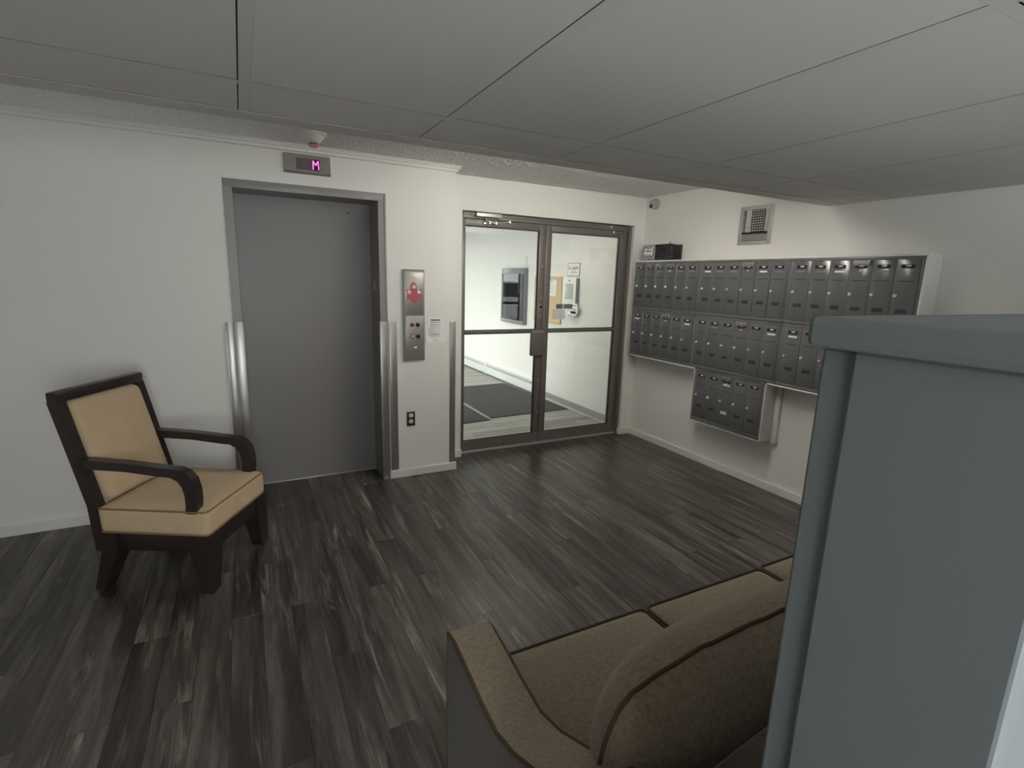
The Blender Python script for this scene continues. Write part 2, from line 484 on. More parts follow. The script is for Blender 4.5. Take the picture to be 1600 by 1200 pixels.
# wall the sofa stands against: its end is the blurred strip at the right of the view
HWZ = 1.44       # only its lower end is in view; top kept low to let fill light over
struct('wall_sofa', MB().box(-0.955, XW, -3.50, -3.3626, 0, HWZ, .004), M['hall'])
struct('trim_1', MB().box(-0.970, -0.955, -3.389, -3.3626, 0, HWZ, .003).box(-0.9735, -0.955, -3.52, -3.389, 0, HWZ, .003).box(-0.985, XW, -3.53, -3.355, HWZ, HWZ + .025, .006), M['hall'])

# popcorn ceiling + bulkhead + dropped ceiling
struct('ceiling_popcorn', MB().box(XL, XW, YE - .02, YD + .16, ZC, ZC + .05), M['popcorn'])
struct('trim_2', MB().box(XL, XW, YE - .105, YE, ZD - .0006, ZC, .0005), M['grid'])          # bulkhead lip


def popcorn(x0, x1, y0, y1, g=.006):
    nx_, ny_ = int((x1 - x0) / g), int((y1 - y0) / g); vs = []; fs = []
    nz_ = mnoise.noise
    for i in range(nx_ + 1):
        for j in range(ny_ + 1):
            x, y = x0 + (x1 - x0) * i / nx_, y0 + (y1 - y0) * j / ny_
            h = max(0.0, nz_(Vector((x * 85, y * 85, 1.7))) + .12) * .010 + max(0.0, nz_(Vector((x * 150, y * 150, 9.1)))) * .004
            h *= min(1.0, (y1 - y) / .02)
            vs.append((x, y, ZC - .0015 - (h if 0 < j < ny_ and 0 < i < nx_ else 0)))
    w = ny_ + 1
    for i in range(nx_):
        for j in range(ny_): q = i * w + j; fs.append((q, q + 1, q + w + 1, q + w))
    m = MB(); m.v = vs; m.f = fs; return m


pc = bpy.data.objects['ceiling_popcorn']
for reg in ((-2.75, .034, YE + .004, -.036), (.036, XW - .002, YE + .004, YD - .002)):
    o = obj('popcorn_texture', popcorn(*reg), M['popflat'], pc, smooth='all'); o['kind'] = 'stuff'
ceil = struct('ceiling', MB().box(XL, XW, YB, YE - .105, ZD + .045, ZD + .07), M['void'])
TW = 0.030
gx = [-1.338 - TW / 2 + .61 * k for k in range(-4, 7)]
gy = [-1.8825 + TW / 2 - TW / 2 * 0 - 1.22 * k for k in range(0, 3)]
obj('shadow_strip', MB().box(XL, XW, YE - .1065, YE - .1052, ZD + .0005, ZD + .04), M['void'], ceil)  # thin dark strip put in as the shadow line beside the bulkhead
edges_x = [XL] + [g for g in gx if XL + .03 < g < XW - .03] + [XW]
edges_y = [YE - .105] + [g for g in gy if g > YB] + [YB]
tc_ = {}
for i in range(len(edges_x) - 1):
    for j in range(len(edges_y) - 1):
        a = edges_x[i] + (TW / 2 if i else 0.004); b = edges_x[i + 1] - (TW / 2 if i + 1 < len(edges_x) - 1 else 0.004)
        d = edges_y[j] - (TW / 2 if j else 0.004); c = edges_y[j + 1] + (TW / 2 if j + 1 < len(edges_y) - 1 else 0.004)
        a += .0003; b -= .0032; d -= .0042; c += .0003
        k = (round(b - a, 3), round(d - c, 3))
        if k not in tc_: tc_[k] = MB().box(-(b - a) / 2, (b - a) / 2, -(d - c) / 2, (d - c) / 2, 0, .02).mesh('ceiling_tile')

        me_ = tc_[k]
        if len(me_.materials) == 0:
            me_.materials.append(M['tile']); me_.materials.append(M['fibre'])
            for p_ in me_.polygons: p_.material_index = 1 if abs(p_.normal.z) < .5 else 0
        link('ceiling_tile', tc_[k], None, ceil, ((a + b) / 2, (c + d) / 2, ZD))
for g in edges_x[1:-1]:
    obj('grid_bar', MB().box(g - TW / 2, g + TW / 2, YB, YE - .105, ZD - .0001, ZD + .0002), M['grid'], ceil)
for i in range(len(edges_x) - 1):
    a = edges_x[i] + (TW / 2 if i else 0); b = edges_x[i + 1] - (TW / 2 if i + 1 < len(edges_x) - 1 else 0)
    for g in edges_y[1:-1]:
        obj('grid_bar', MB().box(a, b, g - TW / 2, g + TW / 2, ZD - .0001, ZD + .0002), M['grid'], ceil)

# crown moulding on the elevator wall
cp = [(0.0, ZC), (-0.034, ZC), (-0.034, ZC - .010), (-0.028, ZC - .014), (-0.026, ZC - .022), (-0.016, ZC - .026), (-0.013, ZC - .040), (-0.004, ZC - .044), (0, ZC - .046)]
rings = []
for xx, mit in ((XL, 0), (0.0, 1)):
    rings.append([(xx - (p[0] if mit else 0), p[0], p[1]) for p in cp])
cm = MB().loft(rings)
rings = [[(0.0 - p[0], p[0], p[1]) for p in cp], [(0.0 - p[0], YD, p[1]) for p in cp]]
cm.loft(rings)
struct('trim_3', cm, M['trim'])

# baseboards
BH, BT = 0.062, 0.016


def base(name, segs, m=None, h=BH):
    mb = MB()
    for (x0, x1, y0, y1) in segs: mb.box(x0, x1, y0, y1, 0, h, .004)
    return struct(name, mb, m or M['trim'])


base('baseboard_elevator', [(-0.494, BT, -BT, 0), (0.0, BT, 0, YD - .0), (XL, -1.50, -BT, 0), (-0.505, -0.494, -BT, 0.0)])
base('baseboard_entry', [(BT, DX0 - .002, YD - BT, YD), (DX0 - .012, DX0 + .002, YD - BT, YF - .01), (DX1 - .014, XW - BT, YD - BT, YD), (DX1 - .014, DX1 + .002, YD, YF - .005)])
base('baseboard_right', [(XW - BT, XW, -3.36, YD)])

# vestibule shell
struct('wall_vestibule', MB().box(XW, XW + .12, YD + .16, YV1 + .1, 0, 2.29), M['vwall'])
struct('ceiling_vestibule', MB().box(XVL - .1, XW, YD + .16, YV1 + .1, 2.29, 2.34), M['trim'])
struct('wall_shaft', MB().box(XVL - .1, XVL, YD + .16, 1.45, 0, 2.29).box(XVL - .1, XVL, 5.6, YV1, 0, 2.29).box(XVL - .1, XVL, 1.45, 5.6, 2.2, 2.29).box(XVL - .1, XVL, 1.45, 5.6, 0, .12), M['vwall'])
struct('wall_street', MB().box(XVL, XW, YV1, YV1 + .1, 2.15, 2.29), M['vwall'])
base('baseboard_vestibule', [(XW - .012, XW, YD + .16, 1.93)], M['base2'], .085)
struct('trim_4', MB().box(XW - .022, XW - .012, YD + .16, 1.93, 0, .010, .003), M['trim'])


def glazing(name, axis, pos, a0, a1, z0, z1, posts, rails):
    r = struct(name, MB().box(*( (pos - .03, pos + .03, a0, a1) if axis == 'y' else (a0, a1, pos - .03, pos + .03)), z0 - .001, z0 + .06), M['bronze'])
    def bar(n, u0, u1, v0, v1):
        b = (pos - .03, pos + .03, u0, u1) if axis == 'y' else (u0, u1, pos - .03, pos + .03)
        obj(n, MB().box(*b, v0, v1, .004), M['bronze'], r)
    for p in posts: bar('mullion', p - .025, p + .025, z0 + .06, z1)
    for q in rails: bar('glazing_bar', a0, a1, q - .025, q + .025)
    for p, q in zip(posts[:-1], posts[1:]):
        zz = [z0 + .06] + list(rails)
        for u, v in zip(zz[:-1], zz[1:]):
            b = (pos - .003, pos + .003, p + .026, q - .026) if axis == 'y' else (p + .026, q - .026, pos - .003, pos + .003)
            obj('pane', MB().box(*b, u + .026, v - .026), M['glass'], r)
    return r


glazing('window_1', 'y', XVL - .05, 1.45, 5.6, 0.12, 2.2, [1.48, 2.6, 3.67, 4.64, 5.57], [1.0, 2.17])
glazing('window_2', 'x', YV1 + .05, XVL, XW, 0.0, 2.15, [XVL + .03, 1.02, XW - .03], [1.0, 2.12])

# unseen windows added behind the camera to go with the fill lights
hw = struct('added_window_3', MB().box(-1.70, -.78, YB - .10, YB - .04, .58, .63).box(-1.70, -.78, YB - .10, YB - .04, 1.93, 1.98).box(-1.70, -1.65, YB - .10, YB - .04, .63, 1.93).box(-.83, -.78, YB - .10, YB - .04, .63, 1.93), M['trim'])
obj('pane', MB().box(-1.65, -.83, YB - .073, YB - .067, .63, 1.93), M['glass'], hw)
hw = struct('added_window_4', MB().box(0, 1.1, YB - .10, YB - .04, .58, .63).box(0, 1.1, YB - .10, YB - .04, 1.93, 1.98).box(0, .05, YB - .10, YB - .04, .63, 1.93).box(1.05, 1.1, YB - .10, YB - .04, .63, 1.93), M['trim'])
obj('pane', MB().box(.05, 1.05, YB - .073, YB - .067, .63, 1.93), M['glass'], hw)

# ------------------------------------------------------------------ elevator doorway (door_1)
ed = struct('door_1', MB().box(EX0 - .02, EX1 + .02, 0.262, 0.30, 0.004, EH + .02), M['elev'])
jw = 0.05
obj('door_frame', MB().prism([(EX0 - jw, 0), (EX0, 0), (EX0, EH), (EX1, EH), (EX1, 0), (EX1 + jw, 0), (EX1 + jw, 2.02), (EX0 - jw, 2.02)], 'y', -0.006, 0.255), M['jamb'], ed, smooth=False)
obj('door_header', MB().box(EX0 - jw, EX1 + jw - .012, -.009, -.002, EH, 2.014, .002), M['jamb'], ed)
obj('frame_edge', MB().box(EX1 + jw - .012, EX1 + jw + .002, -.010, 0.0, 0, 2.02, .002), M['jamb'], ed)
obj('sill', MB().box(EX0, EX1, 0.242, 0.262, 0, .006, .001), M['alu'], ed)
obj('key_hole', MB().lathe([(0.0065, 0.2625), (0.0065, 0.2600), (.0035, .2598), (.0035, .2615)], (-.702, 0, 1.905), 'y', 14), M['lens'], ed)
jl = obj('jamb_switch', MB().box(EX1 - .006, EX1, 0.085, 0.165, 1.372, 1.452, .002), M['jamb'], ed)
obj('floor_tag', MB().box(EX1 - .009, EX1 - .006, 0.105, 0.145, 1.386, 1.438, .001), M['alu'], jl)
obj('tag_print', MB().box(EX1 - .0095, EX1 - .009, 0.116, 0.134, 1.404, 1.410).box(EX1 - .0095, EX1 - .009, 0.116, 0.134, 1.418, 1.424), M['ink'], jl)

# ------------------------------------------------------------------ stainless guards
gG = 'stainless corner guards'


def guard(name, label, mb):
    return tag(obj(name, mb, M['steel']), label, 'corner guard', gG)


guard('corner_guard', 'stainless guard strip on white wall, left of elevator, nearest the armchair', MB().box(-1.500, -1.462, -.0075, -.0005, .02, 1.175, .001).box(-1.503, -1.498, -.012, -.0005, .02, 1.175, .001))
guard('corner_guard', 'bright stainless guard wrapping the left grey elevator jamb edge', MB().box(-1.457, -1.403, -.0125, -.0075, .02, 1.178, .001).box(-1.4085, -1.4035, -.0075, .05, .02, 1.178, .001))
guard('corner_guard', 'narrow polished stainless guard wrapping the right elevator jamb edge', MB().box(-.5595, -.507, -.0155, -.0105, .045, 1.17, .001).box(-.5595, -.5545, -.0105, .05, .045, 1.17, .001).box(-.512, -.507, -.019, -.0155, .045, 1.17, .001))
guard('corner_guard', 'stainless guard strip on white wall between elevator and call panel', MB().box(-.494, -.4395, -.0065, -.0005, .0625, 1.168, .001).box(-.452, -.447, -.009, -.0065, .0625, 1.168, .0008))
guard('corner_guard', 'stainless guard on white pier corner beside the glass doors', MB().box(-.038, .006, -.0065, -.0005, .0625, 1.165, .001).box(.0005, .006, -.0005, .045, .0625, 1.165, .001))

# ------------------------------------------------------------------ floor indicator
t = thing('floor_indicator', 'stainless floor indicator showing a pink M above the elevator', 'indicator', (-.985, 0, 2.145))
obj('cover_plate', MB().prism([(0, 2.088), (-.012, 2.088), (-.022, 2.098), (-.012, 2.202), (0, 2.202)], 'x', -1.121, -.849), M['steel_h'], t, smooth=False)
sc = obj('screen', MB().prism([(-.0190, 2.110), (-.0215, 2.1102), (-.0151, 2.179), (-.0125, 2.179)], 'x', -1.050, -.912), M['screen'], t, smooth=False)
dy = lambda z: -.0212 + (z - 2.112) * (.0064 / .067)
obj('led_cell', MB().prism([(dy(2.112) + .002, 2.112), (dy(2.112) - .0012, 2.112), (dy(2.177) - .0012, 2.177), (dy(2.177) + .002, 2.177)], 'x', -.957, -.914), M['cell'], sc, smooth=False)
m_ = MB()
P = lambda x, z: (x, dy(z) - .0022, z)
for pth in ([(-.953, 2.117), (-.951, 2.170)], [(-.951, 2.170), (-.937, 2.143)], [(-.937, 2.143), (-.922, 2.170)], [(-.922, 2.170), (-.920, 2.117)]):
    m_.tube([P(*q) for q in pth], .0030, 6)
obj('letter', m_, M['pink'], sc)

# ------------------------------------------------------------------ smoke detector
t = thing('smoke_detector', 'white cone smoke detector with red lens on popcorn ceiling', 'smoke detector', (-1.0, -.37, ZC))
t_c = (-.985, -.345, 0)
obj('base', MB().lathe([(.072, ZC), (.073, ZC - .012), (.066, ZC - .016)], t_c), M['plastic'], t)
obj('housing', MB().lathe([(.064, ZC - .014), (.060, ZC - .020), (.056, ZC - .021), (.050, ZC - .032), (.047, ZC - .033), (.041, ZC - .044), (.036, ZC - .046), (.030, ZC - .056)], t_c), M['plastic'], t)
obj('vent_ring', MB().lathe([(.024, ZC - .050), (.024, ZC - .064)], t_c), M['gasket'], t)
obj('sensor_cap', MB().lathe([(.027, ZC - .062), (.028, ZC - .066), (.024, ZC - .074), (.014, ZC - .079)], t_c), M['redlens'], t)

# ------------------------------------------------------------------ call panel
t = thing('call_panel', 'tall stainless elevator call panel with red fire emblem', 'call panel', (-.315, 0, 1.2))
obj('back_box', MB().prism([(0, .888), (-.016, .888), (-.026, .897), (-.026, 1.521), (-.016, 1.533), (0, 1.533)], 'x', -.390, -.241), M['steel_h'], t, smooth=False)
obj('upper_plate', MB().box(-.382, -.250, -.0285, -.026, 1.215, 1.512, .001), M['steel_h'], t)
obj('lower_plate', MB().box(-.382, -.250, -.0285, -.026, .905, 1.208, .001), M['steel_h'], t)
fl = [(-.318, 1.295), (-.352, 1.326), (-.372, 1.322), (-.368, 1.36), (-.376, 1.405), (-.358, 1.388), (-.348, 1.398), (-.344, 1.43), (-.320, 1.452), (-.302, 1.428), (-.298, 1.396), (-.286, 1.384), (-.266, 1.404), (-.268, 1.36), (-.262, 1.326), (-.284, 1.324)]
em = obj('fire_emblem', MB().prism(fl, 'y', -.0285, -.0292), M['red'], t, smooth=False)
for x, z in ((-.319, 1.412), (-.353, 1.376), (-.283, 1.376)):
    k = obj('key_switch', MB().lathe([(.0125, -.0285), (.0125, -.032), (.009, -.0335)], (x, 0, z), 'y', 16), M['plastic'], t)
    obj('key_slot', MB().box(x - .0012, x + .0012, -.0342, -.0333, z - .005, z + .005), M['ink'], k)
for z, w in ((1.478, .03), (1.471, .034), (1.463, .052), (1.275, .03)):
    obj('print_line', MB().box(-.318 - w / 2, -.318 + w / 2, -.02885, -.0285, z - .0014, z + .0014), M['inkl'], t)
for x, z, mm in ((-.335, 1.146, 'red'), (-.294, 1.145, 'darkgrey'), (-.333, 1.064, 'black'), (-.291, 1.062, 'darkgrey')):
    b = obj('call_button', MB().lathe([(.016, -.0285), (.016, -.0325), (.0135, -.0335)], (x, 0, z), 'y', 20), M['darkgrey'] if mm != 'red' else M['red'], t)
    obj('button_face', MB().lathe([(.011, -.0333), (.011, -.0350), (.009, -.0356)], (x, 0, z), 'y', 18), M['alu'] if mm == 'black' else M['black'] if mm == 'darkgrey' else M['darkgrey'], b)
b = obj('key_lock', MB().lathe([(.013, -.0285), (.013, -.035), (.010, -.037)], (-.311, 0, .978), 'y', 18), M['chrome'], t)
obj('key_slot', MB().box(-.3125, -.3095, -.0376, -.0368, .971, .985), M['black'], b)
for z in (.945, .938, .932): obj('print_line', MB().box(-.343, -.285, -.02885, -.0285, z - .001, z + .001), M['inkl'], t)

# notice
nm = MB(); nx, nz = 9, 9
vs = []; g = []
for i in range(nx + 1):
    for j2 in range(nz + 1):
        u, v = i / nx, j2 / nz
        curl = .012 * max(0, 1 - 3.2 * math.hypot(u, v)) + .010 * max(0, 1 - 4 * math.hypot(u - .1, 1 - v)) + .004 * max(0, 1 - 4 * math.hypot(1 - u, v))
        vs.append((-.222 + u * (.130 + .016 * (1 - v)), -.0012 - curl, 1.010 + v * .184))
for i in range(nx):
    for j2 in range(nz):
        a = i * (nz + 1) + j2; g.append((a, a + nz + 1, a + nz + 2, a + 1))
n = len(vs); vs2 = [(x, y + .0008, z) for x, y, z in vs]
nm.add(vs + vs2, g + [tuple(k + n for k in f)[::-1] for f in g])
t = thing('notice', 'white printed notice with curled corner beside the call panel', 'notice', (-.15, 0, 1.1))
obj('sheet', nm, M['paper'], t, smooth='all')
obj('heading', MB().box(-.198, -.116, -.0035, -.003, 1.172, 1.180), M['ink'], t)
zz = 1.160
for i in range(11):
    w = (.082, .04, .085, .05, .08, .03, .075, .045, .078, .074, .066)[i]
    if i in (5, 6, 7, 8, 9): obj('red_print', MB().box(-.203, -.196, -.0035, -.003, zz - .0018, zz + .0018), M['red'], t)
    obj('text_line', MB().box(-.194, -.194 + w, -.0035, -.003, zz - .0013, zz + .0013), M['ink'] if i in (0, 2, 8, 9) else M['inkl'], t)
    zz -= .0105
obj('text_line', MB().box(-.170, -.130, -.0035, -.003, 1.026, 1.0285), M['inkl'], t)

# outlet
t = thing('outlet', 'dark grey outlet plate with two ivory sockets low on white wall', 'outlet', (-.343, 0, .447))
obj('cover_plate', MB().box(-.3745, -.3115, -.006, -.0003, .393, .501, .002), M['darkgrey'], t)
for z in (.472, .427):
    s = obj('socket', MB().lathe([(.0165, -.006), (.0165, -.008), (.015, -.009)], (-.343, 0, z), 'y', 20), M['socket'], t)
    obj('socket_slots', MB().box(-.3505, -.3485, -.0096, -.0088, z - .001, z + .008).box(-.3375, -.3355, -.0096, -.0088, z - .001, z + .008).box(-.3448, -.3412, -.0096, -.0088, z - .010, z - .006), M['black'], s)

# ------------------------------------------------------------------ glass entry doors
fr = struct('trim_5', MB().box(DX0, DX0 + .022, YF - .02, YF + .05, .0, DH, .002).box(DX1 - .028, DX1, YF - .045, YF + .05, 0, DH, .003)
            .box(DX0 + .022, DX1 - .028, YF - .02, YF + .05, DH - .045, DH, .002).box(DX0 + .022, DX1 - .028, YF - .032, YF - .019, DH - .022, DH - .004, .002), M['bronze'])
struct('trim_6', MB().box(DX0, DX1 - .02, YF - .03, YF + .06, 0, .012, .003), M['alu'])
LX = [(DX0 + .024, .9480), (.9520, DX1 - .030)]
DB, DT = .018, DH - .048
for di, (a, b) in enumerate(LX):
    d = struct('door_%d' % (2 + di), MB().box(a, b, YF - .012, YF + .03, DB, .105, .003), M['bronze'])
    y0, y1 = YF - .012, YF + .03
    sl = (.022, .055) if di == 0 else (.060, .085)   # left stile width, right stile width
    sl = ((.020, .060), (.058, .080))[di]
    obj('stile', MB().box(a, a + sl[0], y0, y1, .105, DT, .003), M['bronze'], d)
    st = obj('stile', MB().box(b - sl[1], b, y0, y1, .105, DT, .003), M['bronze'], d)
    obj('top_rail', MB().box(a + sl[0], b - sl[1], y0, y1, 1.893, DT, .003), M['bronze'], d)
    obj('middle_rail', MB().box(a + sl[0], b - sl[1], y0 + .004, y1 - .004, 1.030, 1.056, .003), M['bronze'], d)
    for z0, z1 in ((.105, 1.030), (1.056, 1.893)):
        obj('pane', MB().box(a + sl[0], b - sl[1], YF + .006, YF + .012, z0, z1), M['glass'], d)
        g = .006
        ax, bx_ = a + sl[0], b - sl[1]
        for q in ((ax, bx_, z0, z0 + g), (ax, bx_, z1 - g, z1), (ax, ax + g, z0 + g, z1 - g), (bx_ - g, bx_, z0 + g, z1 - g)):
            obj('gasket', MB().box(q[0], q[1], YF - .004, YF + .004, q[2], q[3]), M['gasket'], d)
    obj('badge', MB().box((a + b) / 2 - .03 + di * .02, (a + b) / 2 + .01 + di * .02, y0 - .0008, y0, .062, .068), M['steel'], d)
    if di == 0:
        for z in (1.84, 1.60, 1.33, .60, .30, .03):
            obj('bolt', MB().lathe([(.0065, y0), (.006, y0 - .003), (.003, y0 - .004)], (.926, 0, z), 'y', 12), M['alu'], d)
        pb = obj('latch_guard', MB().box(.826, .948, y0 - .030, y0, .826, 1.054, .006), M['bronze'], d)
        obj('guard_lip', MB().box(.826, .948, y0 - .033, y0 - .029, 1.034, 1.042, .001), M['alu'], pb)
        lk = obj('lock_plate', MB().box(.905, .930, y0 - .005, y0, 1.205, 1.275, .002), M['steel'], d)
        obj('cylinder', MB().lathe([(.010, y0 - .005), (.010, y0 - .012), (.007, y0 - .013)], (.9175, 0, 1.255), 'y', 14), M['lens'], lk)
        obj('strike', MB().box(.904, .931, y0 - .006, y0, 1.160, 1.190, .002), M['steel'], d)
        # closer
        cl = obj('door_closer', MB().box(.283, .505, YF - .058, YF - .021, 1.962, 1.994, .004), M['alu'], d)
        obj('closer_screw', MB().lathe([(.011, YF - .020), (.011, YF - .03), (.008, YF - .032)], (.248, 0, 1.978), 'y', 12), M['chrome'], cl)
        obj('closer_arm', MB().tube([(.372, YF - .03, 1.958), (.375, YF - .045, 1.935), (.43, YF - .06, 1.921), (.455, YF - .06, 1.918)], .006, 8).tube([(.455, YF - .06, 1.919), (.585, YF - .035, 1.940)], .0045, 8)
            .lathe([(.012, 1.910), (.012, 1.930)], (.40, YF - .05, 0), 'z', 12).lathe([(.011, 1.910), (.011, 1.930)], (.452, YF - .06, 0), 'z', 12).box(.36, .41, YF - .03, YF - .012, 1.908, 1.925, .002).box(.58, .60, YF - .04, YF - .012, 1.930, 1.952, .002), M['chrome'], cl)
    else:
        cl = obj('door_closer', MB().box(1.60, 1.632, YF - .05, YF - .021, 1.962, 1.984, .004), M['alu'], d)
        obj('closer_arm', MB().tube([(1.655, YF - .04, 1.933), (1.775, YF - .04, 1.939)], .0045, 8).tube([(1.655, YF - .04, 1.933), (1.655, YF - .04, 1.926), (1.770, YF - .04, 1.930)], .004, 8).lathe([(.009, 1.920), (.009, 1.940)], (1.652, YF - .04, 0), 'z', 12).box(1.765, 1.79, YF - .045, YF - .012, 1.926, 1.944, .002), M['steel'], cl)
        obj('sticker', MB().box(1.100, 1.275, YF + .0125, YF + .0132, 1.236, 1.278), M['smoke'], d)
        obj('sticker', MB().box(1.166, 1.186, YF + .0118, YF + .0126, 1.238, 1.276), M['frost'], d)
        obj('frosted_sticker', MB().box(1.062, 1.196, YF + .0125, YF + .0132, 1.142, 1.232), M['frost'], d)

# ------------------------------------------------------------------ mailboxes
XM = 1.831
cas = thing('mailbox_casing', 'white painted wooden casing framing the wall of grey mailboxes', 'casing', (1.9, -1.0, .39))
T = .012
Ya, Yb2, Yc, Yd2 = .172 + .012, -2.135 - .012, -.648 + .006, -1.297 - .006
obj('top_board', MB().box(XM + .004, XW - .001, Yb2, Ya, 1.672, 1.684, .0015), M['trim'], cas)
obj('end_board', MB().box(XM + .002, XW - .001, Ya - T, Ya, .816, 1.672, .0015), M['trim'], cas)
obj('end_board', MB().box(XM + .002, XW - .001, Yb2, Yb2 + T, .816, 1.672, .0015), M['trim'], cas)
obj('bottom_board', MB().box(XM + .001, XW - .001, Yc, Ya - T, .814, .826, .0015), M['trim'], cas)
obj('bottom_board', MB().box(XM + .001, XW - .001, Yb2 + T, Yd2, .814, .826, .0015), M['trim'], cas)
obj('lower_side', MB().box(XM + .001, XW - .001, Yc - .008, Yc, .388, .814, .0015), M['trim'], cas)
obj('lower_side', MB().box(XM + .001, XW - .001, Yd2, Yd2 + .008, .388, .814, .0015), M['trim'], cas)
obj('lower_bottom', MB().box(XM + .001, XW - .001, Yd2 + .008, Yc - .008, .388, .397, .0015), M['trim'], cas)
obj('back_board', MB().box(XW - .030, XW - .001, Yd2 - .038, Yd2, .372, .806, .002), M['trim'], cas)

# shared door meshes: origin at the slot centre, face at x=0, y measured towards the camera negative
HW = .1205 / 2
dm = MB().box(-.004, .0, -HW, HW, -.343, .036, .0012).mesh('door', True)
winm = MB().box(-.0068, -.0038, -.034, .034, -.011, -.0065, .0006).box(-.0062, -.0038, -.034, -.031, -.0065, .010).box(-.0062, -.0038, .031, .034, -.0065, .010).box(-.0058, -.0038, -.034, .034, .0075, .010).mesh('name_window')
backm = MB().box(-.0046, -.0040, -.0315, .0315, -.0065, .0078).mesh('window_back')
cardm = MB().box(-.0056, -.0046, -.015, .010, -.001, .006).mesh('name_card')
groovem = MB().box(-.0045, -.0039, -.042, .042, -.0822, -.0785).mesh('groove')
lockm = MB().lathe([(.0095, 0), (.0095, -.007), (.0075, -.0095), (.004, -.0098)], (-.004, 0, 0), 'x', 16).mesh('lock', True)
slotm = MB().box(-.0142, -.0136, -.0011, .0011, -.005, .005).mesh('key_slot')
vm = MB()
for k in range(5):
    yv = -.022 + k * .011
    vm.prism([(yv - .0036 + .0014, -.012), (yv + .0038 + .0014, -.011), (yv + .0032 - .0014, .009), (yv - .0026 - .0014, .012)], 'x', -.0052, -.0039)
ventm = vm.mesh('vent_slots')
tapem = MB().box(-.0047, -.0040, -.030, .030, -.006, .005).mesh('name_tape')
mlm = MB().box(-.016, -.004, -.046, .046, .012, .034, .003).box(-.012, -.004, -.046, .046, .004, .014, .002).mesh('master_bracket')
mkm = MB().lathe([(.007, 0), (.007, -.006), (.005, -.008)], (-.004, 0, 0), 'x', 14).mesh('master_lock', True)
scm = MB().box(-.019, -.0155, -.050, -.042, .024, .036, .001).mesh('bracket_pin')


def bank(label, ystart, first, zslot, ndoors, master, whites, faint, z0, z1, width, whitevent=None):
    t = thing('mailbox_bank', label, 'mailboxes', (XM, ystart, zslot), 0, 'grey steel apartment mailbox banks')
    # housing: a shell with a recessed door field, built in local coordinates
    x0 = .0
    ye = -width
    dtop, dbot = .038, -.345
    dl, dr = first + .002, first - ndoors * .122 + .0
    h = MB().box(.004, .13, ye + .002, -.002, z0 - zslot + .002, z1 - zslot - .001)
    obj('housing', h, M['void'], t, local=True)
    f = MB().box(-.002, .006, ye + .0015, -.0015, dtop, z1 - zslot - .001, .0015).box(-.002, .006, ye + .0015, -.0015, z0 - zslot + .001, dbot, .0015)
    f.box(-.002, .006, dl, -.0015, dbot, dtop, .0015).box(-.002, .006, ye + .0015, dr - .001, dbot, dtop, .0015)
    fo = obj('front_frame', f, M['mailfr'], t, local=True)
    obj('frame_bead', MB().box(-.0032, -.002, ye + .004, -.004, z1 - zslot - .020, z1 - zslot - .017), M['mail'], fo, local=True)
    obj('frame_bead', MB().box(-.0032, -.002, ye + .004, -.004, z0 - zslot + .008, z0 - zslot + .011), M['mail'], fo, local=True)
    for i in range(ndoors):
        yc = first - .061 - .122 * i
        d = link('door', dm, M['mail'], t, (0, yc, 0))
        d.rotation_euler = (0, radians(random.uniform(-.25, .25)), radians(random.uniform(-.9, .9)))
        link('name_window', winm, M['darkgrey'], d); link('window_back', backm, M['black'], d); link('name_card', cardm, M['paper'], d)
        link('groove', groovem, M['black'], d)
        l = link('lock', lockm, M['chrome'], d, (0, .041, -.160)); l.rotation_euler = (random.uniform(0, 6), 0, 0)
        v = link('vent_slots', ventm if i != whitevent else ventm.copy(), None, d, (0, 0, -.244))
        if i == whitevent: v.data.materials.clear(); v.data.materials.append(M['paper'])
        elif not ventm.materials: ventm.materials.append(M['black'])
        if i in whites: link('name_tape', tapem if tapem.materials else tapem, M['paper'], d, (0, -.002, -.029))
        elif i in faint:
            q = link('name_tape', bpy.data.meshes.get('faint_tape') or tapem.copy(), None, d, (0, .002, -.028))
            q.data.name = 'faint_tape'; q.data.materials.clear(); q.data.materials.append(M['tape'])
        if i == master:
            link('master_bracket', mlm, M['steel'], d); link('bracket_pin', scm, M['chrome'], d)
            link('master_lock', mkm, M['chrome'], d, (0, 0, -.024))
    return t


Y1, Y2, Y3 = .172, -.597, -1.366
zs = [1.617, 1.194, .771]
tapem.materials.append(M['paper'])
bank('grey mailbox bank, top row, below the storage basket', Y1, -.024, zs[0], 6, 3, [], [2, 3, 4, 5], 1.2495, 1.672, .769)
bank('grey mailbox bank, top row, below the wall grille', Y2, -.024, zs[0], 6, 3, [0, 4], [1, 2, 5], 1.2495, 1.672, .769)
bank('grey mailbox bank, top row, farthest from the glass doors', Y3, -.024, zs[0], 6, 3, [2], [0, 1, 4], 1.2495, 1.672, .769)
bank('grey mailbox bank, middle row, nearest the glass doors', Y1, -.024, zs[1], 6, 3, [0, 5], [], .826, 1.2485, .769)
bank('grey mailbox bank, middle row, directly above the five-box bank', Y2, -.024, zs[1], 6, 3, [5], [1], .826, 1.2485, .769)
bank('grey mailbox bank, middle row, farthest from the glass doors', Y3, -.024, zs[1], 6, 3, [0, 3], [2], .826, 1.2485, .769)
bank('grey five-door mailbox bank hanging alone as bottom row', -.6505, -.019, zs[2], 5, 2, [2], [], .398, .825, .646, whitevent=2)

# basket with papers on the casing
bz = 1.6845
t = thing('storage_basket', 'dark woven basket with patterned label on the mailbox casing', 'basket', (1.915, -.09, bz))
bx0, bx1, by0, by1 = 1.848, 1.975, -.245, .098
def weave(x, y, z): return 0
wv = MB()
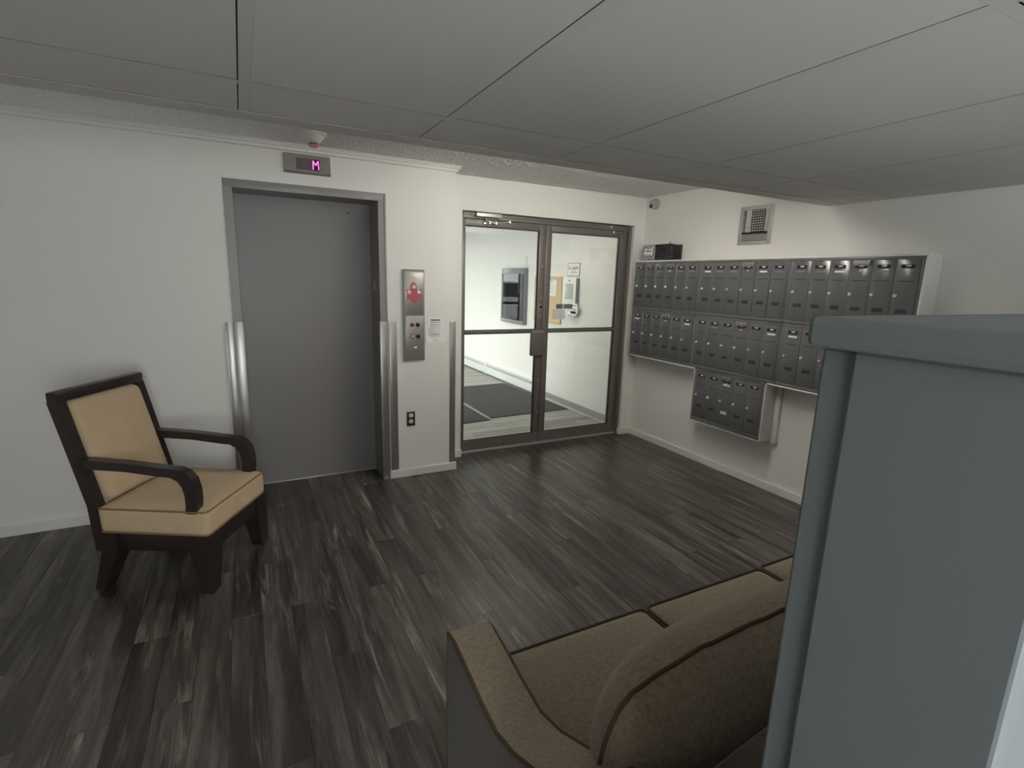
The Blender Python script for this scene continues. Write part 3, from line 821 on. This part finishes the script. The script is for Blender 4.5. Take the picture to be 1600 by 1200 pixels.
# woven walls: horizontal strands over vertical stakes
for face in range(4):
    L_ = (by1 - by0) if face < 2 else (bx1 - bx0)
    for r_ in range(9):
        z = bz + .008 + r_ * .0135; n_ = int(L_ / .012); pth = []
        for i in range(n_ + 1):
            s = i / n_; off = .0022 * (1 if (i + r_) % 2 else -1)
            if face == 0: pth.append((bx0 + .004 + off, by0 + s * L_, z))
            elif face == 1: pth.append((bx1 - .004 + off, by0 + s * L_, z))
            elif face == 2: pth.append((bx0 + s * L_, by0 + .004 + off, z))
            else: pth.append((bx0 + s * L_, by1 - .004 + off, z))
        wv.tube(pth, .006, 5)
obj('woven_wall', wv, M['weave'], t)
obj('rim', MB().tube([(bx0 + .004, by0 + .004, bz + .127), (bx1 - .004, by0 + .004, bz + .127), (bx1 - .004, by1 - .004, bz + .127), (bx0 + .004, by1 - .004, bz + .127)], .0075, 8, True), M['weave'], t)
obj('bottom', MB().box(bx0 + .002, bx1 - .002, by0 + .002, by1 - .002, bz, bz + .006), M['weave'], t)
cd = obj('label_card', MB().box(bx0 - .0075, bx0 - .0055, -.062, by1 + .004, bz + .004, bz + .132, .0006), M['pattern'], t)
obj('label_paper', MB().box(bx0 - .0086, bx0 - .0075, -.032, .072, bz + .044, bz + .096), M['paper'], cd)
obj('label_print', MB().box(bx0 - .0092, bx0 - .0086, -.020, .058, bz + .072, bz + .086).box(bx0 - .0092, bx0 - .0086, -.016, .054, bz + .050, bz + .054), M['cabgrey'], cd)
obj('handle_hole', MB().lathe([(.017, -.0030), (.017, -.0045), (.012, -.005)], (bx0, -.165, bz + .092), 'x', 16), M['black'], t)
pp = MB()
for i, (y0, y1, z1, x) in enumerate(((-.20, .06, .150, 1.888), (-.215, .02, .158, 1.905), (-.19, .05, .146, 1.925))):
    pp.prism([(y0, bz + .012), (y1, bz + .012), (y1, bz + z1 - .006 * i), (y0 + .02, bz + z1 + .010)], 'x', x, x + .003)
tag(obj('paper_stack', pp, M['paper'], smooth=False), 'white papers standing upright inside the dark woven basket', 'papers')
tag(obj('pen', MB().tube([(1.868, -.135, bz + .03), (1.868, -.205, bz + .145)], .0042, 8).tube([(1.868, -.205, bz + .145), (1.868, -.2125, bz + .157)], .0028, 8), M['ink']), 'dark pen leaning out of the woven basket', 'pen')

# security camera
t = thing('security_camera', 'small grey dome camera at the wall corner beside the ceiling', 'camera', (XW, .125, 2.19))
c = (XW, .125, 2.187)
obj('mount', MB().lathe([(.046, 0), (.046, -.012), (.042, -.016)], c, 'x', 28), M['camgrey'], t)
obj('dome', MB().lathe([(.042, -.014), (.043, -.025), (.040, -.040), (.033, -.052), (.022, -.060), (.008, -.064)], c, 'x', 28), M['camgrey'], t)
ln = obj('lens_ring', MB().lathe([(.017, 0), (.017, -.012), (.012, -.016)], (XW - .056, .128, 2.166), 'x', 18), M['lens'], t)
obj('lens_glass', MB().lathe([(.006, -.0155), (.005, -.018)], (XW - .056, .128, 2.168), 'x', 12), M['chrome'], ln)

# wall grille
t = thing('wall_grille', 'aluminium ventilation grille high on the mailbox wall', 'grille', (XW, -.945, 1.92))
gy0, gy1, gz0, gz1 = -1.086, -.805, 1.787, 2.062
iy0, iy1, iz0, iz1 = -1.054, -.835, 1.813, 2.034
fm = MB()
for (a, b, cc, d) in ((gy0, iy0, gz0, gz1), (iy1, gy1, gz0, gz1), (iy0, iy1, gz0, iz0), (iy0, iy1, iz1, gz1)): fm.box(XW - .010, XW - .0005, a, b, cc, d, .002)
obj('frame', fm, M['alu'], t)
obj('duct_back', MB().box(XW - .0012, XW - .0004, iy0, iy1, iz0, iz1), M['duct'], t)
obj('damper_plate', MB().box(XW - .0030, XW - .0014, -.905, -.857, 1.878, iz1).box(XW - .0030, XW - .0014, iy0, -1.020, 1.878, iz1), M['paper'], t)
for i in range(9):
    z = 1.885 + i * .0172
    obj('slat', MB().prism([(XW - .010, z - .002), (XW - .003, z + .004), (XW - .003, z + .006), (XW - .010, z)], 'y', iy0, iy1), M['alu'], t, smooth=False)
for i in range(11):
    y = iy0 + .010 + i * .0199
    obj('vertical_blade', MB().box(XW - .0085, XW - .0032, y - .0012, y + .0012, 1.878, iz1), M['alu'], t)
obj('crossbar', MB().box(XW - .011, XW - .002, iy0, iy1, 1.866, 1.874, .001), M['duct'], t)
for z in (1.818, 1.830, 1.842, 1.854):
    obj('louvre', MB().prism([(XW - .009, z - .001), (XW - .002, z + .005), (XW - .002, z + .009), (XW - .009, z + .005)], 'y', iy0, iy1), M['alu'], t, smooth=False)

# ------------------------------------------------------------------ vestibule things
# baseboard heater
t = thing('baseboard_heater', 'long white baseboard heater along the entry wall', 'heater', (XW - .03, 3.6, 0))
hp = [(XW, .012), (XW - .050, .020), (XW - .056, .045), (XW - .056, .125), (XW - .046, .133), (XW - .046, .152), (XW - .060, .158), (XW - .056, .172), (XW - .010, .186), (XW, .186)]
rings = [[(p[0], yy, p[1]) for p in hp] for yy in (1.99, 5.80)]
obj('cover', MB().loft(rings), M['heater'], t, smooth=False)
obj('outlet_slot', MB().box(XW - .0585, XW - .0465, 2.02, 5.78, .1335, .1515), M['darkgrey'], t)
obj('damper', MB().prism([(XW - .062, .1385), (XW - .058, .1385), (XW - .054, .1465), (XW - .057, .1485)], 'y', 2.02, 5.78), M['heater'], t, smooth=False)
obj('top_seam', MB().box(XW - .0575, XW - .054, 2.0, 5.8, .1715, .1755), M['darkgrey'], t)
obj('end_cap', MB().box(XW - .062, XW, 1.945, 1.992, .004, .192, .004), M['heater'], t)
obj('joint_cover', MB().box(XW - .0615, XW - .002, 3.62, 3.68, .013, .189, .003), M['heater'], t)

gm_ = 'charcoal entrance mats'
def floor_mat(label, pts, z=.010):
    t = thing('entrance_mat', label, 'mat', (sum(p[0] for p in pts) / 4, sum(p[1] for p in pts) / 4, 0), 0, gm_)
    c = Vector((sum(p[0] for p in pts) / 4, sum(p[1] for p in pts) / 4))
    inn = [tuple(c + (Vector(p) - c) * .965) for p in pts]
    obj('carpet', MB().prism(inn, 'z', .001, z), M['mat'], t, smooth=False)
    ed = MB()
    for i in range(4):
        a, b = pts[i], pts[(i + 1) % 4]; a2, b2 = inn[i], inn[(i + 1) % 4]
        ed.add([(*a, 0.001), (*b, 0.001), (*b2, 0.001), (*a2, 0.001), (*a, .004), (*b, .004), (*b2, z - .001), (*a2, z - .001)], [(0, 3, 2, 1), (4, 5, 6, 7), (0, 1, 5, 4), (2, 3, 7, 6), (0, 4, 7, 3), (1, 2, 6, 5)])
    obj('rubber_edge', ed, M['darkgrey'], t, smooth=False)


floor_mat('large charcoal carpet mat behind the glass doors, along the heater', [(.913, 1.246), (1.93, 1.28), (1.895, 2.92), (.905, 2.87)])
floor_mat('smaller charcoal mat behind the left glass door, nearest it', [(.125, 1.12), (.872, 1.178), (.862, 2.60), (.125, 2.55)])

# display cabinet
t = thing('display_cabinet', 'grey metal glass-fronted display cabinet on the entry wall', 'display cabinet', (XW, 2.8, 1.25))
ca, cb, cz0, cz1 = 2.46, 3.14, .885, 1.632
obj('back_box', MB().box(XW - .006, XW - .0005, ca, cb, cz0, cz1), M['cabdark'], t)
fm = MB()
for (a, b, z0, z1) in ((ca, cb, cz1 - .075, cz1), (ca, cb, cz0, cz0 + .045), (ca, ca + .10, cz0 + .045, cz1 - .075), (cb - .035, cb, cz0 + .045, cz1 - .075)): fm.box(XW - .060, XW - .002, a, b, z0, z1, .003)
obj('frame', fm, M['cabgrey'], t)
obj('front_trim', MB().box(XW - .064, XW - .058, ca + .004, ca + .10, cz0 + .05, cz1 - .08, .002), M['cabdark'], t)
obj('glass_front', MB().box(XW - .052, XW - .047, ca + .10, cb - .035, cz0 + .045, cz1 - .075), M['cabglass'], t)
obj('shelf_bar', MB().box(XW - .046, XW - .010, ca + .10, cb - .035, 1.315, 1.335), M['cabgrey'], t)
for y in (ca + .05, (ca + cb) / 2, cb - .05): obj('screw', MB().lathe([(.008, -.060), (.007, -.064)], (XW, y, cz1 - .035), 'x', 10), M['ink'], t)

t = thing('light_switch', 'white light switch on the entry wall above the display cabinet', 'switch', (XW, 2.555, 1.725))
obj('cover_plate', MB().box(XW - .007, XW - .0005, 2.505, 2.605, 1.67, 1.785, .002), M['plastic'], t)
obj('rocker', MB().box(XW - .011, XW - .006, 2.537, 2.573, 1.70, 1.755, .002), M['trim'], t)

t = thing('cork_board', 'oak-framed cork notice board on the entry wall', 'notice board', (XW, 1.9, 1.25))
ka, kb, kz0, kz1 = 1.605, 2.25, .968, 1.530
obj('cork_panel', MB().box(XW - .012, XW - .0005, ka + .02, kb - .02, kz0 + .02, kz1 - .02), M['cork'], t)
fm = MB()
for (a, b, z0, z1) in ((ka, kb, kz1 - .03, kz1), (ka, kb, kz0, kz0 + .03), (ka, ka + .03, kz0 + .03, kz1 - .03), (kb - .03, kb, kz0 + .03, kz1 - .03)): fm.box(XW - .022, XW - .0005, a, b, z0, z1, .003)
obj('frame', fm, M['oak'], t)
t = thing('pinned_sheet', 'white typed sheet pinned to the cork notice board', 'paper', (XW - .013, 1.83, 1.41))
obj('sheet', MB().box(XW - .0145, XW - .0125, 1.735, 1.95, 1.30, 1.495), M['paper'], t)
for i in range(9): obj('text_line', MB().box(XW - .0150, XW - .0145, 1.76 + (i * 7 % 4) * .012, 1.93, 1.475 - i * .018, 1.479 - i * .018), M['inkl'], t)
obj('pin', MB().lathe([(.005, -.0145), (.006, -.022), (.004, -.025)], (XW, 1.842, 1.487), 'x', 10), M['red'], t)

t = thing('intercom_panel', 'white intercom panel with grey screen on the entry wall', 'intercom', (XW, 1.41, 1.3))
obj('body', MB().box(XW - .040, XW - .0005, 1.272, 1.556, 1.085, 1.526, .006), M['plastic'], t)
sc = obj('screen', MB().box(XW - .0425, XW - .039, 1.325, 1.502, 1.278, 1.452, .001), M['lcd'], t)
for i, w in enumerate((.09, .07, .05, .05)): obj('screen_line', MB().box(XW - .0430, XW - .0424, 1.335, 1.335 + w, 1.432 - i * .03, 1.437 - i * .03), M['cabgrey'], sc)
obj('camera_hole', MB().lathe([(.010, -.0395), (.010, -.0425)], (XW, 1.415, 1.487), 'x', 12), M['ink'], t)
obj('keypad', MB().box(XW - .0425, XW - .039, 1.37, 1.50, 1.105, 1.20, .001), M['trim'], t)
obj('side_shadow', MB().box(XW - .046, XW - .0005, 1.262, 1.272, 1.215, 1.515, .002), M['cabgrey'], t)  # grey strip standing in for the shadow along the panel's side
t = thing('notice_cards', 'white printed cards hanging over the lower edge of the intercom', 'cards', (XW - .05, 1.27, 1.17))
for i, (a, b, z0, z1) in enumerate(((1.215, 1.345, 1.195, 1.235), (1.205, 1.34, 1.150, 1.192), (1.215, 1.345, 1.120, 1.148), (1.28, 1.42, 1.08, 1.135))):
    cdo = obj('card', MB().box(XW - .052 + i * .001, XW - .050 + i * .001, a, b, z0, z1), M['paper'], t)
    obj('card_print', MB().box(XW - .0526 + i * .001, XW - .052 + i * .001, a + .02, b - .03, z0 + .012, z0 + .020), M['ink'], cdo)
obj('clip', MB().box(XW - .0500, XW - .0432, 1.24, 1.36, 1.10, 1.22), M['plastic'], t)

t = thing('alarm_sign', 'framed white ALARM sign above the intercom panel', 'sign', (XW, 1.39, 1.61))
obj('plate', MB().box(XW - .006, XW - .0005, 1.272, 1.512, 1.538, 1.686), M['cabgrey'], t)
obj('sign_face', MB().box(XW - .0072, XW - .006, 1.280, 1.504, 1.545, 1.679), M['paper'], t)
text_mesh('sign_letters', 'LARM', .055, M['ink'], t, face_nx(XW - .0074, 1.372, 1.625))
text_mesh('sign_letter', 'A', .068, M['red'], t, face_nx(XW - .0074, 1.474, 1.628))
obj('print_line', MB().box(XW - .0078, XW - .0072, 1.31, 1.45, 1.572, 1.580).box(XW - .0078, XW - .0072, 1.34, 1.44, 1.588, 1.592), M['inkl'], t)

# ------------------------------------------------------------------ ceiling tube light in the raised part of the ceiling
def tube_light(label, x0, x1, yc, zc, drop=.142):
    t = thing('ceiling_light', label, 'ceiling light', ((x0 + x1) / 2, yc, zc), 0, 'tube ceiling lights')
    obj('housing', MB().box(x0, x1, yc - .10, yc + .10, zc - .028, zc - .001, .003), M['plastic'], t)
    obj('diffuser', MB().prism([(yc - .095, zc - .028), (yc - .09, zc - drop * .7), (yc - .05, zc - drop), (yc + .05, zc - drop), (yc + .09, zc - drop * .7), (yc + .095, zc - .028)], 'x', x0 + .01, x1 - .01), M['diff'], t, smooth=False)
    for x in (x0 - .005, x1 - .010): obj('end_cap', MB().box(x, x + .015, yc - .10, yc + .10, zc - drop - .003, zc - .002, .003), M['plastic'], t)


tube_light('long tube light on the popcorn ceiling in front of the glass doors', .0, 1.26, -1.25, ZC, .160)
tube_light('unseen tube light added to brighten the entry behind the glass doors', .55, 1.45, 1.2, 2.29, .08)  # added lamp, out of view, evens out the brightness of the entry

# ------------------------------------------------------------------ sofa
t = thing('sofa', 'brown microfibre three-seat sofa against the near wall', 'sofa', (0, -2.95, 0))
SX0, SX1 = -.982, .942          # outer sides
CX = [-.868, -.300, .264, .828]   # cushion bounds
prof = [(-2.515, .586), (-2.55, .586), (-2.62, .574), (-2.72, .553), (-2.80, .543), (-2.88, .566), (-2.95, .602), (-3.03, .645), (-3.11, .70), (-3.20, .75), (-3.30, .76)]
obj('base', MB().box(CX[0], CX[3], -3.28, -2.53, .06, .30, .01), M['sofa_shaded'], t)


def arm(x0, x1, flip):
    a = MB()
    top = [(y, z) for y, z in prof]
    side = []
    rings = []
    for y, z in top:
        rings.append([(x0, y, .07), (x1, y, .07), (x1, y, z - .012), (x1 - .006, y, z - .002), ((x0 + x1) / 2, y, z), (x0 + .006, y, z - .002), (x0, y, z - .012)])
    a.loft(rings)
    o = obj('arm', a, M['sofa_shaded'], t, smooth=True)
    tp = MB()
    rings = []
    for y, z in [(-2.508, .50), (-2.508, .580)] + top:
        if y == -2.508: rings.append([(x0 + .003, y, z), (x1 - .003, y, z), (x1 - .003, y - .01, z), (x0 + .003, y - .01, z)])
        else: rings.append([(x0 + .003, y, z + .004), (x1 - .003, y, z + .004), (x1 - .003, y, z - .012), (x0 + .003, y, z - .012)])
    tp.loft(rings)
    obj('arm_top', tp, M['sofa'], o, smooth=True)
    pm = MB()
    for x in (x0 + .001, x1 - .001):
        pth = [(x, -2.509, .10), (x, -2.509, .45), (x, -2.510, .583)] + [(x, y, z + .002) for y, z in top[1:]]
        pm.tube(pth, .0042, 6)
    obj('arm_piping', pm, M['piping'], o)
    return o


arm(SX0, CX[0], 1); arm(CX[3], SX1, -1)
for x in (-.93, .89):
    for y in (-2.56, -3.24):
        obj('leg', MB().loft([[(x - .025, y - .025, .07), (x + .025, y - .025, .07), (x + .025, y + .025, .07), (x - .025, y + .025, .07)], [(x - .018, y - .018, 0), (x + .018, y - .018, 0), (x + .018, y + .018, 0), (x - .018, y + .018, 0)]]), M['wood'], t, smooth=False)


def edge_loop(x0, x1, y0, y1, z, r, n=6):
    pts = []
    for cx_, cy_, a0 in ((x1 - r, y1 - r, 0), (x0 + r, y1 - r, 90), (x0 + r, y0 + r, 180), (x1 - r, y0 + r, 270)):
        for k in range(n + 1):
            a = radians(a0 + 90 * k / n); pts.append((cx_ + r * cos(a), cy_ + r * sin(a), z))
    # densify straight runs
    out = []
    for i, p in enumerate(pts):
        q = pts[(i + 1) % len(pts)]; d = math.dist(p, q); k = max(1, int(d / .05))
        for j3 in range(k): out.append(tuple(p[m_] + (q[m_] - p[m_]) * j3 / k for m_ in range(3)))
    return out


for i in range(3):
    x0, x1 = CX[i] + .004, CX[i + 1] - .004
    yf = -2.500 + (.006 if i == 2 else 0); yb = -3.08; z0, z1 = .30, .452
    cr = (.016, .014, .030)[i]

    def crown(p, u, cr=cr):
        if u.z > .5: p.z += cr * (1 - u.x ** 4) * (1 - u.y ** 4)
        if u.y > .5: p.y += .010 * (1 - u.x ** 2) * (1 - u.z ** 2)
        p.z += .0015 * mnoise.noise(Vector((p.x * 9 + i * 5, p.y * 9, 0)))
        return p
    cu = obj('seat_cushion', MB().rbox(((x0 + x1) / 2, (yf + yb) / 2, (z0 + z1) / 2), ((x1 - x0) / 2, (yf - yb) / 2, (z1 - z0) / 2), .022, 16, crown), M['sofa'], t, smooth='all')
    lp = edge_loop(x0 + .002, x1 - .002, yb + .002, yf - .001, z1 - .004, .022)
    lp2 = edge_loop(x0 + .002, x1 - .002, yb + .002, yf - .001, z0 + .012, .022)
    obj('piping', MB().tube(lp, .0042, 6, True).tube(lp2, .0042, 6, True), M['piping'], cu, smooth='all')

# back frame with arched top
bf = MB(); n = 36; rings = []
for i in range(n + 1):
    x = SX0 + .01 + (SX1 - SX0 - .02) * i / n; s = (x - SX0) / (SX1 - SX0)
    z = .66 + .16 * max(0, sin(pi * s)) ** .55
    rings.append([(x, -3.165, .30), (x, -3.165, z - .03), (x, -3.18, z - .006), (x, -3.22, z), (x, -3.29, z - .008), (x, -3.335, z - .04), (x, -3.335, .07), (x, -3.25, .07)])
obj('back_frame', bf.loft(rings), M['sofa_shaded'], t, smooth=True)
# loose knife-edge back cushions
for i in range(2):
    x0, x1 = ((-.890, -.030), (-.020, .835))[i]
    hx, hz, tk = (x1 - x0) / 2, .175, .128
    pc = Vector(((x0 + x1) / 2, -3.030, .462 + hz))

    def pil(u, v, sg):
        # rounded outline
        k = 1 - .055 * (u * u) * (v * v)
        pz = v * hz * (1 - .10 * u ** 4) + (.028 * (1 - u * u) if v > 0 else 0) * v
        px = u * hx * k * (1 - .06 * v ** 4)
        th = tk * max(0, 1 - u ** 4) ** .5 * max(0, 1 - v ** 4) ** .55
        th *= 1 + .05 * mnoise.noise(Vector((u * 2.3 + i * 7, v * 2, sg)))
        p = Vector((px, sg * th, pz))
        p.z += .010 * mnoise.noise(Vector((u * 5 + i * 3, v * 2.0, .7))) * (abs(v) ** 3)
        ln_ = radians(6); y, z = p.y, p.z + hz
        return pc + Vector((p.x, y * cos(ln_) - z * sin(ln_) + .02, y * sin(ln_) + z * cos(ln_) - hz))
    G = 26; vs = []; fs = []
    g_ = [math.sin(pi / 2 * (-1 + 2 * k / G)) for k in range(G + 1)]
    for sg in (1, -1):
        o0 = len(vs)
        for a_ in range(G + 1):
            for b_ in range(G + 1): vs.append(pil(g_[a_], g_[b_], sg))
        for a_ in range(G):
            for b_ in range(G):
                q = o0 + a_ * (G + 1) + b_; f_ = (q, q + G + 1, q + G + 2, q + 1); fs.append(f_ if sg < 0 else f_[::-1])
    bm = bmesh.new(); bv = [bm.verts.new(p) for p in vs]
    for f_ in fs: bm.faces.new([bv[k] for k in f_])
    bmesh.ops.remove_doubles(bm, verts=bm.verts[:], dist=.0005)
    cu = obj('back_cushion', MB().frombm(bm), M['sofa'], t, smooth='all')
    lp = [pil(-1, v, 1) for v in g_[:-1]] + [pil(u, 1, 1) for u in g_[:-1]] + [pil(1, v, 1) for v in g_[:0:-1]] + [pil(u, -1, 1) for u in g_[:0:-1]]
    obj('piping', MB().tube(lp, .0046, 6, True), M['piping'], cu, smooth='all')

# ------------------------------------------------------------------ armchair (local: +x front, +y its left side)
ch = thing('armchair', 'dark wooden armchair with tan suede seat left of the elevator', 'armchair', (-1.7042, -.7260, 0), radians(-28.82))


def chp(n, mb, m, parent=ch, smooth=True): return obj(n, mb, m, parent, smooth, local=True)


def crown2(p, u):
    if u.z > .5: p.z += .016 * (1 - u.x ** 4) * (1 - u.y ** 4)
    return p


cu = chp('seat', MB().rbox((.0, 0, .352), (.256, .262, .062), .022, 14, crown2), M['seat'], ch, 'all')
chp('piping', MB().tube(edge_loop(-.254, .254, -.26, .26, .408, .022), .0042, 6, True), M['seatpipe'], cu, 'all')
chp('piping', MB().tube(edge_loop(-.254, .254, -.26, .26, .296, .022), .0042, 6, True), M['seatpipe'], cu, 'all')
chp('seat_rail', MB().box(-.23, .246, -.245, .245, .200, .292, .004), M['wood'])
for sx, sy in ((1, 1), (1, -1), (-1, 1), (-1, -1)):
    x1, x0 = (.254, .165) if sx > 0 else (-.250, -.175); y1, y0 = .268 * sy, .165 * sy
    bx1, bx0 = (.250, .195) if sx > 0 else (-.31, -.262); b1, b0 = .262 * sy, .198 * sy
    chp('leg', MB().loft([[(x1, y1, .292), (x0, y1, .292), (x0, y0, .292), (x1, y0, .292)], [(x1, y1, .2), (x0, y1, .2), (x0, y0, .2), (x1, y0, .2)], [(bx1, b1, 0), (bx0, b1, 0), (bx0, b0, 0), (bx1, b0, 0)]]), M['wood'], smooth=False)
for sy in (1, -1):
    yo, yi = .262 * sy, .212 * sy
    out = [(-.31, .640), (-.10, .632), (.055, .617), (.142, .611), (.180, .592), (.203, .562), (.215, .510), (.215, .46), (.208, .40)]
    inn = [(-.31, .598), (-.10, .592), (.045, .576), (.104, .572), (.135, .556), (.153, .528), (.162, .490), (.163, .45), (.160, .40)]
    rg = [[(a[0], yo, a[1]), (a[0], yi, a[1]), (b[0], yi, b[1]), (b[0], yo, b[1])] for a, b in zip(out, inn)]
    chp('arm', MB().loft(rg), M['wood'])
for sy in (1, -1):
    rg = []
    for z, x in ((.20, -.235), (.42, -.25), (.65, -.305), (.90, -.365)):
        rg.append([(x, .262 * sy, z), (x - .045, .262 * sy, z), (x - .045, .212 * sy, z), (x, .212 * sy, z)])
    chp('back_post', MB().loft(rg), M['wood'], smooth=False)


def lean(p, u):
    if u.x > .5: p.x += .025 * (1 - u.y ** 2) * (1 - u.z ** 2)
    p.x -= .26 * (p.z)
    return p


chp('backrest', MB().rbox((-.315, 0, .66), (.035, .208, .235), .03, 12, lean), M['seat'], ch, 'all')
chp('top_rail', MB().box(-.412, -.362, -.262, .262, .895, .945, .01), M['wood'])

# ------------------------------------------------------------------ outside: what the entry glass faces
struct('ground', MB().box(-30, XVL - .12, -1.0, 40, -.12, -.05).box(XVL - .12, 30, YV1 + .12, 40, -.12, -.05), M['asphalt'])
def tree(label, x, y, h, r):
    t = thing('tree', label, 'tree', (x, y, -.05), 0, 'trees across the car park')
    obj('trunk', MB().tube([(x, y, -.05), (x + .1, y, h * .3), (x - .05, y + .1, h * .6)], [.16, .12, .07], 8), M['bark'], t)
    bm = bmesh.new(); bmesh.ops.create_icosphere(bm, subdivisions=4, radius=1)
    for v in bm.verts:
        d = 1 + .35 * mnoise.noise(v.co * 2.2 + Vector((x, y, 0))) + .16 * mnoise.noise(v.co * 7)
        v.co = Vector((x + v.co.x * r * d, y + v.co.y * r * d, h * .66 + v.co.z * h * .36 * d))
    obj('crown', MB().frombm(bm), M['leaf'], t, smooth='all')


for lb, x, y, h, r in (('leafy tree across the car park, straight beyond the parked white car', -4.5, 18, 6, 2.0),
                       ('broad leafy tree right of the parked white car', 2.2, 18.5, 6.6, 2.3),
                       ('leafy tree left of the parked car, far from the glazing', -10.8, 13, 6.4, 2.3),
                       ('leafy tree facing the side glazing of the entry', -11, 5.5, 5.8, 2.2)):
    tree(lb, x, y, h, r)
# parked car seen mirrored in the display cabinet
t = thing('car', 'white parked car outside the entry glazing', 'car', (-2.6, 11.6, -.05))
cp_ = [(-2.1, .30), (-2.15, .62), (-1.95, .80), (-1.1, .90), (-.55, 1.38), (.75, 1.42), (1.55, .95), (2.1, .88), (2.15, .35), (1.75, .28), (-1.7, .28)]
obj('body', MB().prism([(x - 2.6, z) for x, z in cp_], 'y', 10.8, 12.4), M['car'], t, smooth=False)
gl = [(-1.0, .92), (-.52, 1.33), (.70, 1.37), (1.40, .95)]
obj('side_window', MB().prism([(x - 2.6, z) for x, z in gl], 'y', 10.79, 12.41), M['carglass'], t, smooth=False)
for x in (-1.35, 1.35):
    for y in (10.74, 12.26):
        w = obj('wheel', MB().lathe([(.30, y), (.32, y + .03), (.32, y + .17), (.30, y + .20)], (x - 2.6, 0, .27), 'y', 24), M['tyre'], t)
        obj('hubcap', MB().lathe([(.19, y - .01), (.19, y + .21)], (x - 2.6, 0, .27), 'y', 20), M['alu'], w)
